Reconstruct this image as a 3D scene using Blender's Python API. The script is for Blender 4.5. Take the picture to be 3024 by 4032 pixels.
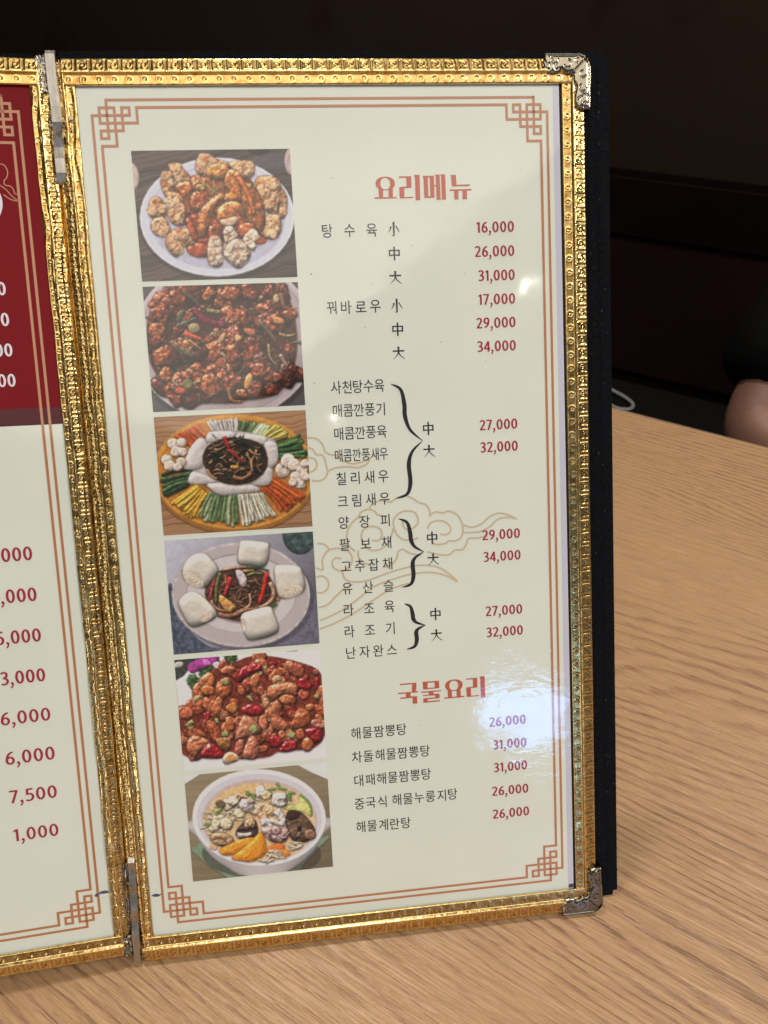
import bpy, bmesh, math
import numpy as np
from mathutils import Matrix, Vector
for o in list(bpy.data.objects): bpy.data.objects.remove(o, do_unlink=True)
SC = bpy.context.scene; COL = SC.collection
# ---------------------------------------------------------------- camera, world, lamps, exposure
cd = bpy.data.cameras.new('camera'); cam = bpy.data.objects.new('camera', cd); COL.objects.link(cam); SC.camera = cam
cam.matrix_world = Matrix(((0.99302, 0.06088, -0.10099, 0.0716), (-0.11764, 0.57077, -0.81264, -0.1719), (0.00817, 0.81885, 0.57395, 0.35115), (0, 0, 0, 1)))
cd.sensor_fit = 'VERTICAL'; cd.sensor_height = 36; cd.sensor_width = 27; cd.lens = 27.036; cd.clip_start = .01; cd.clip_end = 60
cd.dof.use_dof = True; cd.dof.focus_distance = .335; cd.dof.aperture_fstop = 20
W = bpy.data.worlds.new('World'); SC.world = W; W.use_nodes = True
W.node_tree.nodes['Background'].inputs[0].default_value = (1, .96, .91, 1); W.node_tree.nodes['Background'].inputs[1].default_value = .12
SC.view_settings.view_transform = 'Standard'; SC.view_settings.look = 'None'; SC.view_settings.exposure = .30; SC.view_settings.gamma = 1
SC.cycles.max_bounces = 6; SC.cycles.diffuse_bounces = 3; SC.cycles.glossy_bounces = 4; SC.cycles.caustics_reflective = False; SC.cycles.caustics_refractive = False
SC.cycles.use_denoising = True; SC.cycles.sample_clamp_indirect = 4
def lamp(name, loc, power, size, col, rot=(0, 0, 0), shape='DISK', size_y=None, spread=math.pi):
    l = bpy.data.lights.new(name, 'AREA'); l.energy = power; l.shape = shape; l.size = size; l.color = col; l.spread = spread
    if size_y: l.size_y = size_y
    o = bpy.data.objects.new(name, l); COL.objects.link(o); o.location = loc; o.rotation_euler = rot; return o
WARM = (1, .87, .70)
lamp('downlight_or_fill', (.84, -1.66, 1.60), .14, .030, (1, .92, .82))
lamp('downlight_or_fill', (.22, -2.56, 1.60), .13, .034, (1, .88, .72))
lamp('downlight_or_fill', (.79, -5.4, 1.47), .22, .05, (1, .86, .70))
lamp('downlight_or_fill', (1.45, -.75, 1.60), 17, .22, (1, .97, .93))  # added fill lamp for the page, kept out of its reflections
lamp('downlight_or_fill', (.02, .72, 1.60), 8, .12, (1, .93, .84))
lamp('downlight_or_fill', (1.25, .70, 1.60), 15, .16, (1, .93, .84))  # added fill lamp, brightens the right side of the table
lamp('lit_ceiling_standin', (-.142, -1.269, 1.59), 18, 2.4, (1, .93, .80), (0, 0, math.radians(53.6)), 'RECTANGLE', 1.25)  # added area light standing in for the lit part of the ceiling
lamp('window_light', (1.80, -6.2, .66), 13, .72, (.24, .50, 1.0), (math.radians(90), 0, 0), 'ELLIPSE', .60)
lamp('window_light', (-1.95, -3.2, .32), 10, .8, (.92, .96, 1.0), (math.radians(88), 0, math.radians(-30)), 'RECTANGLE', .5)
# ---------------------------------------------------------------- helpers
def lin(c):
    c = np.asarray(c, float) / 255.; return np.where(c <= .04045, c / 12.92, ((c + .055) / 1.055) ** 2.4)
def tag(o, **k):
    for a, b in k.items(): o[a] = b
    return o
def obj(name, verts, faces, mat, parent=None, smooth=False):
    me = bpy.data.meshes.new(name); me.from_pydata([tuple(v) for v in verts], [], [tuple(f) for f in faces]); me.update()
    o = bpy.data.objects.new(name, me); COL.objects.link(o)
    if mat: me.materials.append(mat)
    if smooth: me.shade_smooth()
    o.parent = parent; return o
def fastmesh(name, V, Q, mat, parent=None, smooth=True, cols=None):
    me = bpy.data.meshes.new(name); V = np.asarray(V, np.float32); Q = np.asarray(Q, np.int32)
    me.vertices.add(len(V)); me.vertices.foreach_set('co', V.ravel())
    me.loops.add(Q.size); me.loops.foreach_set('vertex_index', Q.ravel()); me.polygons.add(len(Q))
    me.polygons.foreach_set('loop_start', np.arange(0, Q.size, Q.shape[1], dtype=np.int32))
    me.update(calc_edges=True)
    if cols is not None:
        a = me.color_attributes.new('ink', 'FLOAT_COLOR', 'POINT'); a.data.foreach_set('color', np.c_[cols, np.ones(len(cols))].astype(np.float32).ravel())
    if smooth: me.shade_smooth()
    o = bpy.data.objects.new(name, me); COL.objects.link(o); me.materials.append(mat); o.parent = parent; return o
def gridq(n, m):
    i = np.arange((n - 1) * (m - 1)); r, c = i // (m - 1), i % (m - 1); a = r * m + c
    return np.c_[a, a + 1, a + m + 1, a + m]
def from_bm(name, bm, mat, parent=None, smooth=False):
    me = bpy.data.meshes.new(name); bm.to_mesh(me); bm.free(); me.materials.append(mat)
    if smooth: me.shade_smooth()
    o = bpy.data.objects.new(name, me); COL.objects.link(o); o.parent = parent; return o
def bm_box(bm, lo, hi, bevel=0, fn=None):
    r = bmesh.ops.create_cube(bm, size=1); vs = r['verts']
    for v in vs: v.co = Vector([lo[i] + (hi[i] - lo[i]) * (v.co[i] + .5) for i in range(3)])
    if bevel:
        es = list({e for v in vs for e in v.link_edges}); r = bmesh.ops.bevel(bm, geom=es, offset=bevel, segments=2, affect='EDGES'); vs = r['verts']
    if fn:
        for v in bm.verts: v.co = Vector(fn(*v.co))
# ---------------------------------------------------------------- materials
class NT:
    def __init__(s, name):
        s.m = bpy.data.materials.new(name); s.m.use_nodes = True; s.t = s.m.node_tree; s.b = s.t.nodes['Principled BSDF']; s.c = None
    def n(s, typ, **k):
        nd = s.t.nodes.new(typ)
        for a, b in k.items():
            if a.startswith('i_'):
                nd.inputs[int(a[2:]) if a[2:].isdigit() else a[2:]].default_value = b
            else: setattr(nd, a, b)
        return nd
    def l(s, a, b): s.t.links.new(a, b)
    def obj(s):
        if s.c is None: s.c = s.n('ShaderNodeTexCoord').outputs['Object']
        return s.c
    def map(s, sc, rot=(0, 0, 0), loc=(0, 0, 0), src=None):
        m = s.n('ShaderNodeMapping'); m.inputs['Scale'].default_value = sc; m.inputs['Rotation'].default_value = rot; m.inputs['Location'].default_value = loc
        s.l(src or s.obj(), m.inputs[0]); return m.outputs[0]
    def noise(s, vec, scale, detail=3, rough=.5, dist=0):
        n = s.n('ShaderNodeTexNoise'); n.inputs['Scale'].default_value = scale; n.inputs['Detail'].default_value = detail; n.inputs['Roughness'].default_value = rough; n.inputs['Distortion'].default_value = dist
        s.l(vec, n.inputs['Vector']); return n.outputs['Fac']
    def ramp(s, fac, stops):
        r = s.n('ShaderNodeValToRGB'); e = r.color_ramp.elements
        while len(e) < len(stops): e.new(.5)
        for i, (p, c) in enumerate(stops): e[i].position = p; e[i].color = (c[0], c[1], c[2], 1) if hasattr(c, '__len__') else (c, c, c, 1)
        s.l(fac, r.inputs[0]); return r.outputs[0]
    def mix(s, f, a, b, mode='MIX'):
        m = s.n('ShaderNodeMix', data_type='RGBA', blend_type=mode)
        for v, i in ((f, 0), (a, 6), (b, 7)):
            if isinstance(v, (int, float)): m.inputs[i].default_value = v
            elif isinstance(v, tuple): m.inputs[i].default_value = (*v, 1)
            else: s.l(v, m.inputs[i])
        return m.outputs[2]
    def math(s, op, a, b=0.0, c=None):
        m = s.n('ShaderNodeMath', operation=op)
        for i, v in enumerate((a, b) if c is None else (a, b, c)):
            if isinstance(v, (int, float)): m.inputs[i].default_value = v
            else: s.l(v, m.inputs[i])
        return m.outputs[0]
    def bump(s, h, dist, strength=1.0, to=None, prev=None):
        b = s.n('ShaderNodeBump'); b.inputs['Distance'].default_value = dist; b.inputs['Strength'].default_value = strength; s.l(h, b.inputs['Height'])
        if prev is not None: s.l(prev, b.inputs['Normal'])
        for t in (to or ['Normal']): s.l(b.outputs[0], s.b.inputs[t])
        return b.outputs[0]
    def set(s, **k):
        for a, v in k.items():
            i = s.b.inputs[a.replace('_', ' ')]
            if hasattr(v, 'is_linked') or hasattr(v, 'links'): s.l(v, i)
            else: i.default_value = (*v, 1) if isinstance(v, (tuple, list, np.ndarray)) and len(v) == 3 else v
        return s
def laminated(name, col, attr=False, rough=.55, film=1.0):
    """ink or paper under the clear glossy film: the film is the coat"""
    m = NT(name); v = m.obj()
    spec = m.noise(m.map((1, 1, 1)), 900, 2)
    if attr:
        a = m.n('ShaderNodeAttribute', attribute_name='ink'); base = a.outputs['Color']
    else:
        c = tuple(float(x) for x in col)
        base = m.mix(m.ramp(m.noise(v, 30, 4), [(.3, 0), (.75, 1)]), c, tuple(x * .95 for x in c))
        base = m.mix(m.math('MULTIPLY', spec, .10), base, tuple(x * .8 for x in c))
    m.set(Base_Color=base, Roughness=rough); m.b.inputs['Specular IOR Level'].default_value = .25 * film
    m.b.inputs['Coat Weight'].default_value = film; m.b.inputs['Coat IOR'].default_value = 1.5
    cr = m.ramp(m.noise(v, 60, 5, .65), [(.35, .04), (.7, .10)]); m.l(cr, m.b.inputs['Coat Roughness'])
    w1 = m.noise(m.map((1, 1, 1)), 26, 2, .5); w2 = m.noise(m.map((1, 1, 2.2), loc=(3, 1, 2)), 150, 3, .6)
    # the film lies flat except for a wrinkled area by the lower prices
    dd = m.n('ShaderNodeVectorMath', operation='DISTANCE'); m.l(m.map((1, .3, .62)), dd.inputs[0]); dd.inputs[1].default_value = (.166, 0, .062)
    wet = m.math('MULTIPLY', m.ramp(dd.outputs['Value'], [(.018, 1), (.046, 0)]), m.ramp(m.noise(m.map((1, 1, 1), loc=(.4, 0, .1)), 45, 3), [(.42, .25), (.62, 1)]))
    h = m.math('ADD', m.math('MULTIPLY', w1, .30), m.math('MULTIPLY', m.math('MULTIPLY', w2, wet), .08))
    m.bump(h, .0011, .9, ['Coat Normal'])
    return m.m
def plain(name, col, rough=.5, metal=0, spec=.5, bump=None, vary=.12, scale=40, sheen=0):
    m = NT(name); v = m.obj(); c = tuple(float(x) for x in col)
    m.set(Base_Color=m.mix(m.noise(v, scale, 5, .6), tuple(x * (1 - vary) for x in c), tuple(min(1, x * (1 + vary)) for x in c)), Roughness=m.ramp(m.noise(v, scale * 1.7, 4), [(.3, max(0, rough - .06)), (.7, min(1, rough + .08))]), Metallic=metal)
    m.b.inputs['Specular IOR Level'].default_value = spec
    if sheen: m.b.inputs['Sheen Weight'].default_value = sheen; m.b.inputs['Sheen Roughness'].default_value = .4
    if bump: m.bump(m.noise(v, bump[0], 4, .6), bump[1])
    return m.m
def seen(rgb, k=1.22): return tuple(np.clip(lin(rgb) * k, 0, .92))
M_paper = laminated('cream_paper', (.830, .865, .765))
M_edge = laminated('film_edge', (.66, .64, .78))
M_bronze = laminated('bronze_ink', seen((180, 120, 84)))
M_cloud = laminated('pale_bronze_ink', seen((196, 178, 148)))
M_head = laminated('orange_ink', seen((184, 90, 72)))
M_black = laminated('black_ink', seen((38, 36, 38)))
M_price = laminated('crimson_ink', seen((158, 42, 60)))
M_redpanel = laminated('red_panel_ink', (.235, .007, .013), film=.10)
M_maroon = laminated('maroon_ink', seen((78, 22, 30)), film=.3)
M_white = laminated('white_ink', (.80, .78, .86))
M_goldink = laminated('gold_ink', seen((176, 116, 76)))
M_bluepen = laminated('blue_pen_ink', seen((70, 68, 110)))
M_photo = laminated('photo_ink', None, attr=True)
M_board = plain('board_edge', (.012, .011, .013), .6)
m = NT('embossed_gold_foil'); v = m.obj()
tone = m.ramp(m.noise(v, 120, 5, .65), [(.3, (.80, .57, .22)), (.7, (.90, .68, .32))])
dirt = m.ramp(m.noise(m.map((1, 1, 1), loc=(2, 0, 1)), 420, 4, .7), [(.34, (.55, .36, .14)), (.5, (1, 1, 1))])
pat = m.n('ShaderNodeAttribute', attribute_name='ink').outputs['Fac']; relief_tint = m.mix(pat, (.44, .34, .20), (1, 1, 1))  # foil darker and browner between the raised parts of the stamping
m.set(Base_Color=m.mix(1.0, m.mix(.7, tone, dirt, 'MULTIPLY'), relief_tint, 'MULTIPLY'), Metallic=1.0, Roughness=m.ramp(m.noise(v, 300, 3), [(.3, .17), (.7, .32)]))
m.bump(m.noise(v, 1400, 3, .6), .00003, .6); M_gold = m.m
m = NT('worn_silver_metal'); v = m.obj()
m.set(Base_Color=m.ramp(m.noise(m.map((1, 1, .15)), 500, 4), [(.3, (.36, .33, .31)), (.7, (.56, .52, .48))]), Metallic=1.0, Roughness=m.ramp(m.noise(v, 200, 4), [(.3, .22), (.7, .38)]))
m.bump(m.noise(m.map((1, 1, .1)), 1500, 3), .00005, .6); M_silver = m.m
m = NT('polished_nickel'); v = m.obj()
m.set(Base_Color=(.31, .27, .205), Metallic=1.0, Roughness=m.ramp(m.noise(v, 300, 4), [(.3, .15), (.7, .25)])); M_nickel = m.m
m = NT('black_velvet'); v = m.obj()
m.set(Base_Color=m.ramp(m.noise(v, 700, 5, .7), [(.3, (.0025, .0027, .0035)), (.7, (.009, .0095, .012))]), Roughness=.95)
m.b.inputs['Specular IOR Level'].default_value = .1; m.b.inputs['Sheen Weight'].default_value = .03; m.b.inputs['Sheen Tint'].default_value = (.5, .6, 1, 1)
m.bump(m.noise(v, 1500, 4, .7), .0012, 1); M_velvet = m.m
M_lint = plain('lint', (.35, .34, .36), .9)
# oak table: grain runs along the table's far edge
m = NT('oak_veneer'); A38 = math.radians(38.5)
rot = m.map((1, 1, 1), rot=(0, 0, A38))                   # x along the grain, y across it
warp = m.noise(m.map((1.35, 6.0, 1), src=rot), 1.0, 2, .5)
sep = m.n('ShaderNodeSeparateXYZ'); m.l(rot, sep.inputs[0])
ringc = m.math('ADD', m.math('MULTIPLY', sep.outputs[1], 150), m.math('MULTIPLY', warp, 30))
ragged = m.noise(m.map((40, 330, 1), src=rot), 1, 4, .7)
ringc = m.math('ADD', ringc, m.math('MULTIPLY', ragged, 1.0))
fr = m.math('FRACT', ringc); wav = m.ramp(fr, [(0, .25), (.10, .03), (.52, .0), (.70, .25), (.82, .80), (.90, 1), (.965, .95), (1, .25)])
patch = m.ramp(m.noise(m.map((3.2, 9, 1), src=rot, loc=(1.3, 2, 0)), 1, 3), [(.34, .10), (.55, 1)])
pores = m.ramp(m.noise(m.map((45, 1500, 1), src=rot), 1, 3, .6), [(.50, 0), (.60, 1)])
fine = m.noise(m.map((22, 700, 1), src=rot, loc=(5, 5, 0)), 1, 5, .7)
fleck = m.ramp(m.noise(m.map((60, 520, 1), src=rot, loc=(2, 7, 0)), 1, 3, .6), [(.60, 0), (.68, 1)])
hue = m.noise(m.map((5, 9, 1), src=rot, loc=(8, 1, 0)), 1, 2)
base = m.mix(hue, (.53, .325, .150), (.495, .288, .146))
base = m.mix(m.ramp(fine, [(.30, 0), (.72, .55)]), base, (.335, .180, .098))
st = m.math('MULTIPLY', m.math('MULTIPLY', wav, patch), m.ramp(m.noise(m.map((30, 500, 1), src=rot, loc=(0, 3, 0)), 1, 3, .6), [(.3, .55), (.55, 1)]))
base = m.mix(m.math('MULTIPLY', st, .66), base, (.225, .110, .058))
base = m.mix(m.math('MULTIPLY', m.math('MULTIPLY', pores, .55), m.math('ADD', st, .22)), base, (.13, .06, .03))
base = m.mix(m.math('MULTIPLY', fleck, .28), base, (.66, .44, .27))
m.set(Base_Color=base, Roughness=m.ramp(fine, [(.3, .30), (.7, .50)])); m.b.inputs['Specular IOR Level'].default_value = .5
m.bump(m.math('SUBTRACT', fine, m.math('MULTIPLY', pores, .6)), .00025, .7); M_oak = m.m
M_band = plain('table_edge_band', (.20, .14, .10), .5)
NAMES = [('탕수육', [(86.84, 302.65), (95.68, 302.6), (104.52, 302.54)]), ('꿔바로우', [(86.85, 272.9), (92.74, 272.91), (98.64, 272.91), (104.53, 272.92)]), ('사천탕수육', [(86.93, 241.29), (91.34, 241.28), (95.76, 241.27), (100.18, 241.27), (104.59, 241.26)]), ('매콤깐풍기', [(86.9, 231.84), (91.33, 231.82), (95.76, 231.8), (100.2, 231.77), (104.63, 231.75)]), ('매콤깐풍육', [(86.95, 222.51), (91.38, 222.52), (95.82, 222.53), (100.25, 222.54), (104.68, 222.55)]), ('매콤깐풍새우', [(86.45, 213.57), (90.17, 213.54), (93.9, 213.5), (97.62, 213.47), (101.35, 213.43), (105.07, 213.4)]), ('칠리새우', [(86.94, 204.07), (92.77, 204.08), (98.6, 204.09), (104.43, 204.1)]), ('크림새우', [(87.06, 194.71), (92.87, 194.75), (98.68, 194.79), (104.49, 194.83)]), ('양장피', [(87.01, 185.75), (95.66, 185.69), (104.3, 185.63)]), ('팔보채', [(86.96, 176.52), (95.66, 176.44), (104.37, 176.35)]), ('고추잡채', [(86.97, 167.29), (92.78, 167.26), (98.58, 167.23), (104.39, 167.2)]), ('유산슬', [(86.97, 157.8), (95.72, 157.76), (104.46, 157.72)]), ('라조육', [(87.05, 148.56), (95.7, 148.67), (104.36, 148.78)]), ('라조기', [(86.94, 139.27), (95.58, 139.26), (104.23, 139.25)]), ('난자완스', [(87.02, 129.9), (92.85, 129.92), (98.69, 129.93), (104.52, 129.95)]), ('해물짬뽕탕', [(87.14, 94.05), (92.13, 94.05), (97.12, 94.05), (102.11, 94.05), (107.1, 94.05)]), ('차돌해물짬뽕탕', [(87.11, 83.32), (92.08, 83.32), (97.05, 83.33), (102.02, 83.34), (106.98, 83.34), (111.95, 83.34), (116.92, 83.35)]), ('대패해물짬뽕탕', [(87.34, 72.6), (92.28, 72.61), (97.23, 72.61), (102.18, 72.62), (107.12, 72.63), (112.07, 72.63), (117.01, 72.64)]), ('중국식해물누룽지탕', [(87.12, 61.85), (92.01, 61.91), (97.06, 61.94), (103.48, 62.12), (108.42, 62.1), (113.45, 62.15), (118.42, 62.13), (123.4, 62.04), (128.34, 62.24)]), ('해물계란탕', [(87.1, 51.28), (92.08, 51.22), (97.07, 51.16), (102.06, 51.11), (107.04, 51.05)])]
SIZES = [('so', (113.33, 302.63)), ('jung', (113.2, 293.15)), ('dae', (113.19, 283.71)), ('so', (113.18, 272.76)), ('jung', (113.18, 263.35)), ('dae', (113.12, 253.87)), ('jung', (124.11, 222.72)), ('dae', (124.04, 213.34)), ('jung', (123.85, 176.9)), ('dae', (123.93, 167.57)), ('jung', (123.96, 143.89)), ('dae', (123.98, 134.53))]
PRICES = [('16,000', 147.09, 162.64, 300.54, 4.07), ('26,000', 146.14, 162.51, 291.07, 4.11), ('31,000', 147.28, 162.44, 281.54, 4.07), ('17,000', 146.96, 162.37, 272.05, 4.17), ('29,000', 145.82, 162.25, 262.62, 4.08), ('34,000', 145.89, 162.12, 253.18, 4.23), ('27,000', 145.8, 161.9, 220.97, 4.27), ('32,000', 145.82, 161.85, 211.73, 4.24), ('29,000', 145.4, 161.79, 174.5, 4.22), ('34,000', 145.62, 161.81, 165.12, 4.19), ('27,000', 145.8, 161.93, 141.34, 4.26), ('32,000', 145.9, 161.96, 131.99, 4.3), ('26,000', 145.84, 162.21, 91.5, 4.43), ('31,000', 147.23, 162.29, 80.94, 4.39), ('31,000', 147.25, 162.3, 70.38, 4.28), ('26,000', 146.09, 162.58, 59.42, 4.24), ('26,000', 146.1, 162.66, 48.68, 4.2)]
HEAD1 = [('ring', (110.84, 320.21), [(107.0, 320.28), (110.97, 322.82), (114.7, 320.15), (110.72, 317.65)], [(108.86, 320.17), (110.94, 322.35), (112.79, 320.1), (110.73, 317.96)]), ('p', [(108.08, 318.35), (109.84, 317.79), (109.71, 314.99), (108.14, 314.96)]), ('p', [(112.05, 317.83), (113.74, 318.51), (113.65, 314.91), (111.99, 314.94)]), ('p', [(106.32, 315.05), (115.18, 314.99), (115.16, 314.57), (106.3, 314.5)]), ('p', [(116.37, 322.81), (121.34, 322.81), (121.29, 318.51), (118.34, 318.3), (118.24, 314.88), (121.88, 314.97), (121.81, 314.52), (116.4, 314.49), (116.36, 318.6), (116.93, 318.85), (119.31, 318.91), (119.38, 322.29), (116.37, 322.26)]), ('p', [(122.44, 323.29), (124.71, 323.26), (124.61, 313.7), (122.8, 313.63), (122.84, 322.16)]), ('h', [(125.97, 322.87), (130.42, 322.85), (130.43, 314.65), (130.22, 314.47), (126.32, 314.46), (126.29, 321.71)], [(127.95, 322.29), (128.78, 322.27), (128.8, 315.08), (127.93, 315.02)]), ('p', [(130.42, 319.25), (131.39, 319.23), (131.38, 318.86), (130.4, 318.82)]), ('p', [(130.94, 323.26), (132.81, 323.26), (132.85, 313.71), (131.25, 313.63), (131.24, 322.29)]), ('p', [(133.15, 323.31), (135.04, 323.3), (135.04, 313.72), (133.41, 313.64), (133.47, 322.38)]), ('p', [(137.19, 323.03), (139.37, 323.0), (139.51, 319.25), (144.91, 319.29), (144.92, 318.73), (137.67, 318.7), (137.55, 322.18)]), ('p', [(136.64, 317.47), (145.55, 317.53), (145.53, 317.02), (136.62, 316.97)]), ('p', [(138.47, 317.04), (140.24, 317.01), (140.12, 313.67), (138.52, 313.65)]), ('p', [(141.9, 317.04), (143.65, 317.03), (143.62, 313.74), (141.84, 313.69)])]
HEAD2 = [('p', [(107.31, 114.44), (114.44, 114.37), (114.31, 112.13), (113.92, 110.57), (115.05, 110.56), (114.97, 110.04), (111.72, 110.11), (111.64, 108.52), (114.47, 108.27), (114.41, 105.11), (112.51, 105.06), (112.47, 107.76), (107.05, 107.75), (107.08, 108.29), (109.66, 108.34), (109.63, 109.91), (106.3, 110.01), (106.33, 110.5), (112.32, 110.47), (112.6, 113.87), (107.28, 113.87)]), ('h', [(117.08, 114.49), (124.26, 114.4), (124.29, 111.12), (117.29, 111.05), (117.21, 113.66)], [(119.25, 113.9), (122.3, 113.88), (122.4, 111.56), (119.23, 111.54)]), ('p', [(116.31, 110.17), (125.03, 110.09), (125.01, 109.65), (121.65, 109.65), (121.61, 108.74), (124.29, 108.56), (124.27, 106.63), (119.0, 106.55), (119.02, 105.66), (124.37, 105.63), (124.35, 105.13), (117.12, 105.14), (117.12, 107.07), (122.41, 107.1), (122.39, 108.04), (117.03, 108.1), (117.05, 108.54), (119.62, 108.53), (119.61, 109.66), (116.29, 109.65)]), ('ring', (130.69, 111.8), [(126.9, 112.0), (130.71, 114.42), (134.57, 111.61), (130.73, 109.18)], [(128.73, 111.89), (130.74, 113.87), (132.66, 111.69), (130.74, 109.54)]), ('p', [(127.99, 110.25), (129.66, 109.41), (129.74, 106.59), (127.99, 106.58)]), ('p', [(131.81, 109.22), (133.57, 110.04), (133.6, 106.47), (131.87, 106.51)]), ('p', [(126.26, 106.67), (135.13, 106.64), (135.11, 106.11), (126.24, 106.15)]), ('p', [(136.26, 114.33), (141.11, 114.32), (141.04, 109.94), (138.11, 109.92), (138.13, 106.45), (141.74, 106.41), (141.7, 106.0), (136.24, 106.07), (136.18, 110.36), (139.16, 110.46), (139.22, 113.82), (136.3, 113.83)]), ('p', [(142.18, 114.73), (144.38, 114.76), (144.43, 105.17), (142.57, 105.23), (142.53, 113.82)])]
BRACES = [[(109.4, 241.66), (114.53, 233.35), (114.62, 228.34), (121.53, 217.92), (115.34, 208.72), (115.65, 201.04), (109.36, 194.54)], [(109.99, 185.92), (114.58, 179.79), (114.89, 176.51), (120.08, 171.25), (115.11, 166.66), (115.21, 161.38), (110.22, 156.64)], [(110.87, 149.43), (114.14, 144.51), (114.38, 142.48), (119.41, 139.47), (115.32, 136.7), (115.44, 133.32), (110.9, 129.5)]]
CLOUDS = [[(74.27, 221.59), (77.36, 221.12), (79.45, 219.45), (80.57, 217.21), (80.66, 215.64)], [(74.34, 217.53), (76.15, 216.62), (77.28, 214.56), (79.46, 214.26), (80.73, 212.49), (81.09, 209.96), (81.57, 207.41)], [(80.66, 215.64), (83.21, 214.12), (85.4, 213.81), (88.71, 211.12), (92.44, 209.97), (96.6, 210.69), (99.22, 212.26)], [(81.57, 207.41), (84.79, 208.62), (89.85, 208.85), (94.26, 208.29), (97.81, 209.55), (99.53, 212.11)], [(74.4, 213.46), (76.54, 212.59), (77.36, 210.48), (76.29, 208.33), (74.17, 207.51)], [(81.57, 207.41), (80.49, 204.94), (77.9, 203.7), (74.78, 204.0)], [(97.8, 190.54), (99.19, 192.71), (103.11, 194.07), (106.92, 193.2), (108.11, 193.9), (110.87, 195.22), (113.46, 195.39), (116.63, 193.91), (118.63, 192.31), (121.38, 191.37), (123.05, 189.32), (123.44, 186.06)], [(123.48, 187.03), (126.12, 187.84), (128.71, 187.22), (131.35, 187.84), (134.57, 186.34), (136.44, 183.62), (137.18, 180.3), (136.52, 176.73), (134.15, 175.11), (130.86, 175.13), (129.51, 174.24), (126.22, 173.93), (123.95, 174.6)], [(111.69, 184.84), (111.91, 182.56), (113.79, 181.14), (116.43, 181.95), (118.15, 184.11), (117.33, 187.73), (113.82, 189.05), (110.23, 188.17), (107.84, 185.41), (108.27, 180.84), (110.4, 177.78), (113.92, 176.57), (117.85, 177.29)], [(127.37, 178.31), (129.98, 177.94), (131.81, 179.33), (131.44, 181.64), (128.9, 183.76), (125.31, 183.99), (122.98, 182.83), (122.12, 180.93)], [(98.3, 177.59), (101.0, 177.29), (102.7, 179.25), (101.88, 182.22), (98.72, 183.4), (95.48, 182.63), (94.05, 179.81), (94.82, 176.2), (97.9, 173.39), (102.11, 173.76), (105.48, 176.47), (107.69, 182.18)], [(93.14, 186.97), (94.23, 189.48), (97.17, 190.71), (100.01, 189.76), (101.53, 188.06), (105.34, 187.18)], [(93.17, 187.61), (90.17, 185.23), (88.02, 180.85), (88.41, 176.3), (91.14, 173.39)], [(92.45, 173.76), (92.42, 170.83), (94.73, 168.06), (98.56, 167.15)], [(137.35, 181.6), (140.94, 180.39), (144.94, 181.45), (149.01, 184.47), (153.03, 185.6), (156.99, 184.63), (160.6, 182.76)], [(160.6, 182.76), (156.96, 183.65), (152.29, 183.08), (148.88, 180.21), (144.17, 178.21), (137.57, 178.31)], [(147.76, 176.33), (143.42, 175.63), (139.45, 175.56), (138.38, 173.32), (136.65, 171.13), (133.34, 171.02), (130.64, 169.23), (126.05, 169.73), (121.52, 171.16)], [(118.84, 169.69), (114.32, 170.98), (111.15, 172.83), (109.16, 171.99), (108.37, 169.09), (105.65, 166.33), (103.03, 165.85)], [(75.43, 177.8), (78.57, 177.08), (80.35, 174.89)], [(74.51, 167.51), (77.19, 166.54), (77.24, 170.56), (79.68, 174.29), (84.19, 175.09), (88.27, 173.58), (89.7, 170.36), (88.23, 166.88), (84.62, 165.5), (81.82, 167.0), (81.33, 169.63), (83.01, 171.14), (85.22, 170.54)], [(74.28, 163.62), (77.16, 163.74), (79.26, 161.3), (78.77, 158.39), (76.44, 156.79), (74.22, 157.09)], [(85.26, 165.45), (86.17, 162.12), (89.17, 160.46), (94.99, 160.51), (101.56, 162.34), (109.46, 164.42), (117.35, 165.52), (124.53, 164.69), (129.69, 161.69), (134.16, 157.38)], [(134.16, 157.38), (128.98, 160.41), (122.46, 162.19), (114.58, 162.08), (105.35, 160.1), (97.42, 157.37), (90.69, 152.59), (83.34, 148.18), (74.78, 144.87)], [(74.25, 141.26), (81.14, 143.38), (89.77, 147.36), (97.8, 152.06), (105.16, 156.15), (113.1, 158.22)], [(74.47, 150.5), (78.38, 151.52), (82.44, 155.17), (85.81, 157.88), (89.11, 159.29)]]
LWHITE = [('0', None, -23.27, 281.42, 4.89), ('0', None, -23.25, 269.92, 4.93), ('00', None, -23.21, 258.48, 4.89), ('00', None, -23.24, 246.98, 4.88)]
LRED = [('000', None, -23.91, 178.89, 5.55), (',000', None, -23.9, 162.28, 5.54), ('5,000', None, -23.91, 145.58, 5.48), ('3,000', None, -23.89, 128.96, 5.48), ('6,000', -42.51, -23.48, 112.32, 5.47), ('6,000', -42.4, -23.43, 95.54, 5.61), ('7,500', -42.5, -24.18, 79.04, 5.46), ('1,000', -42.6, -25.12, 62.44, 5.38)]
LCLOUD = [[(-20.6, 329.24), (-19.04, 328.64), (-18.23, 326.57), (-18.65, 324.48), (-19.82, 323.0), (-19.55, 321.63), (-17.76, 321.22), (-16.75, 319.89), (-16.58, 318.71), (-15.52, 318.22)], [(-21.39, 321.53), (-19.51, 320.08), (-17.88, 317.99), (-15.82, 316.11)], [(-20.51, 318.19), (-18.23, 316.52), (-15.84, 315.9)]]
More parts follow.
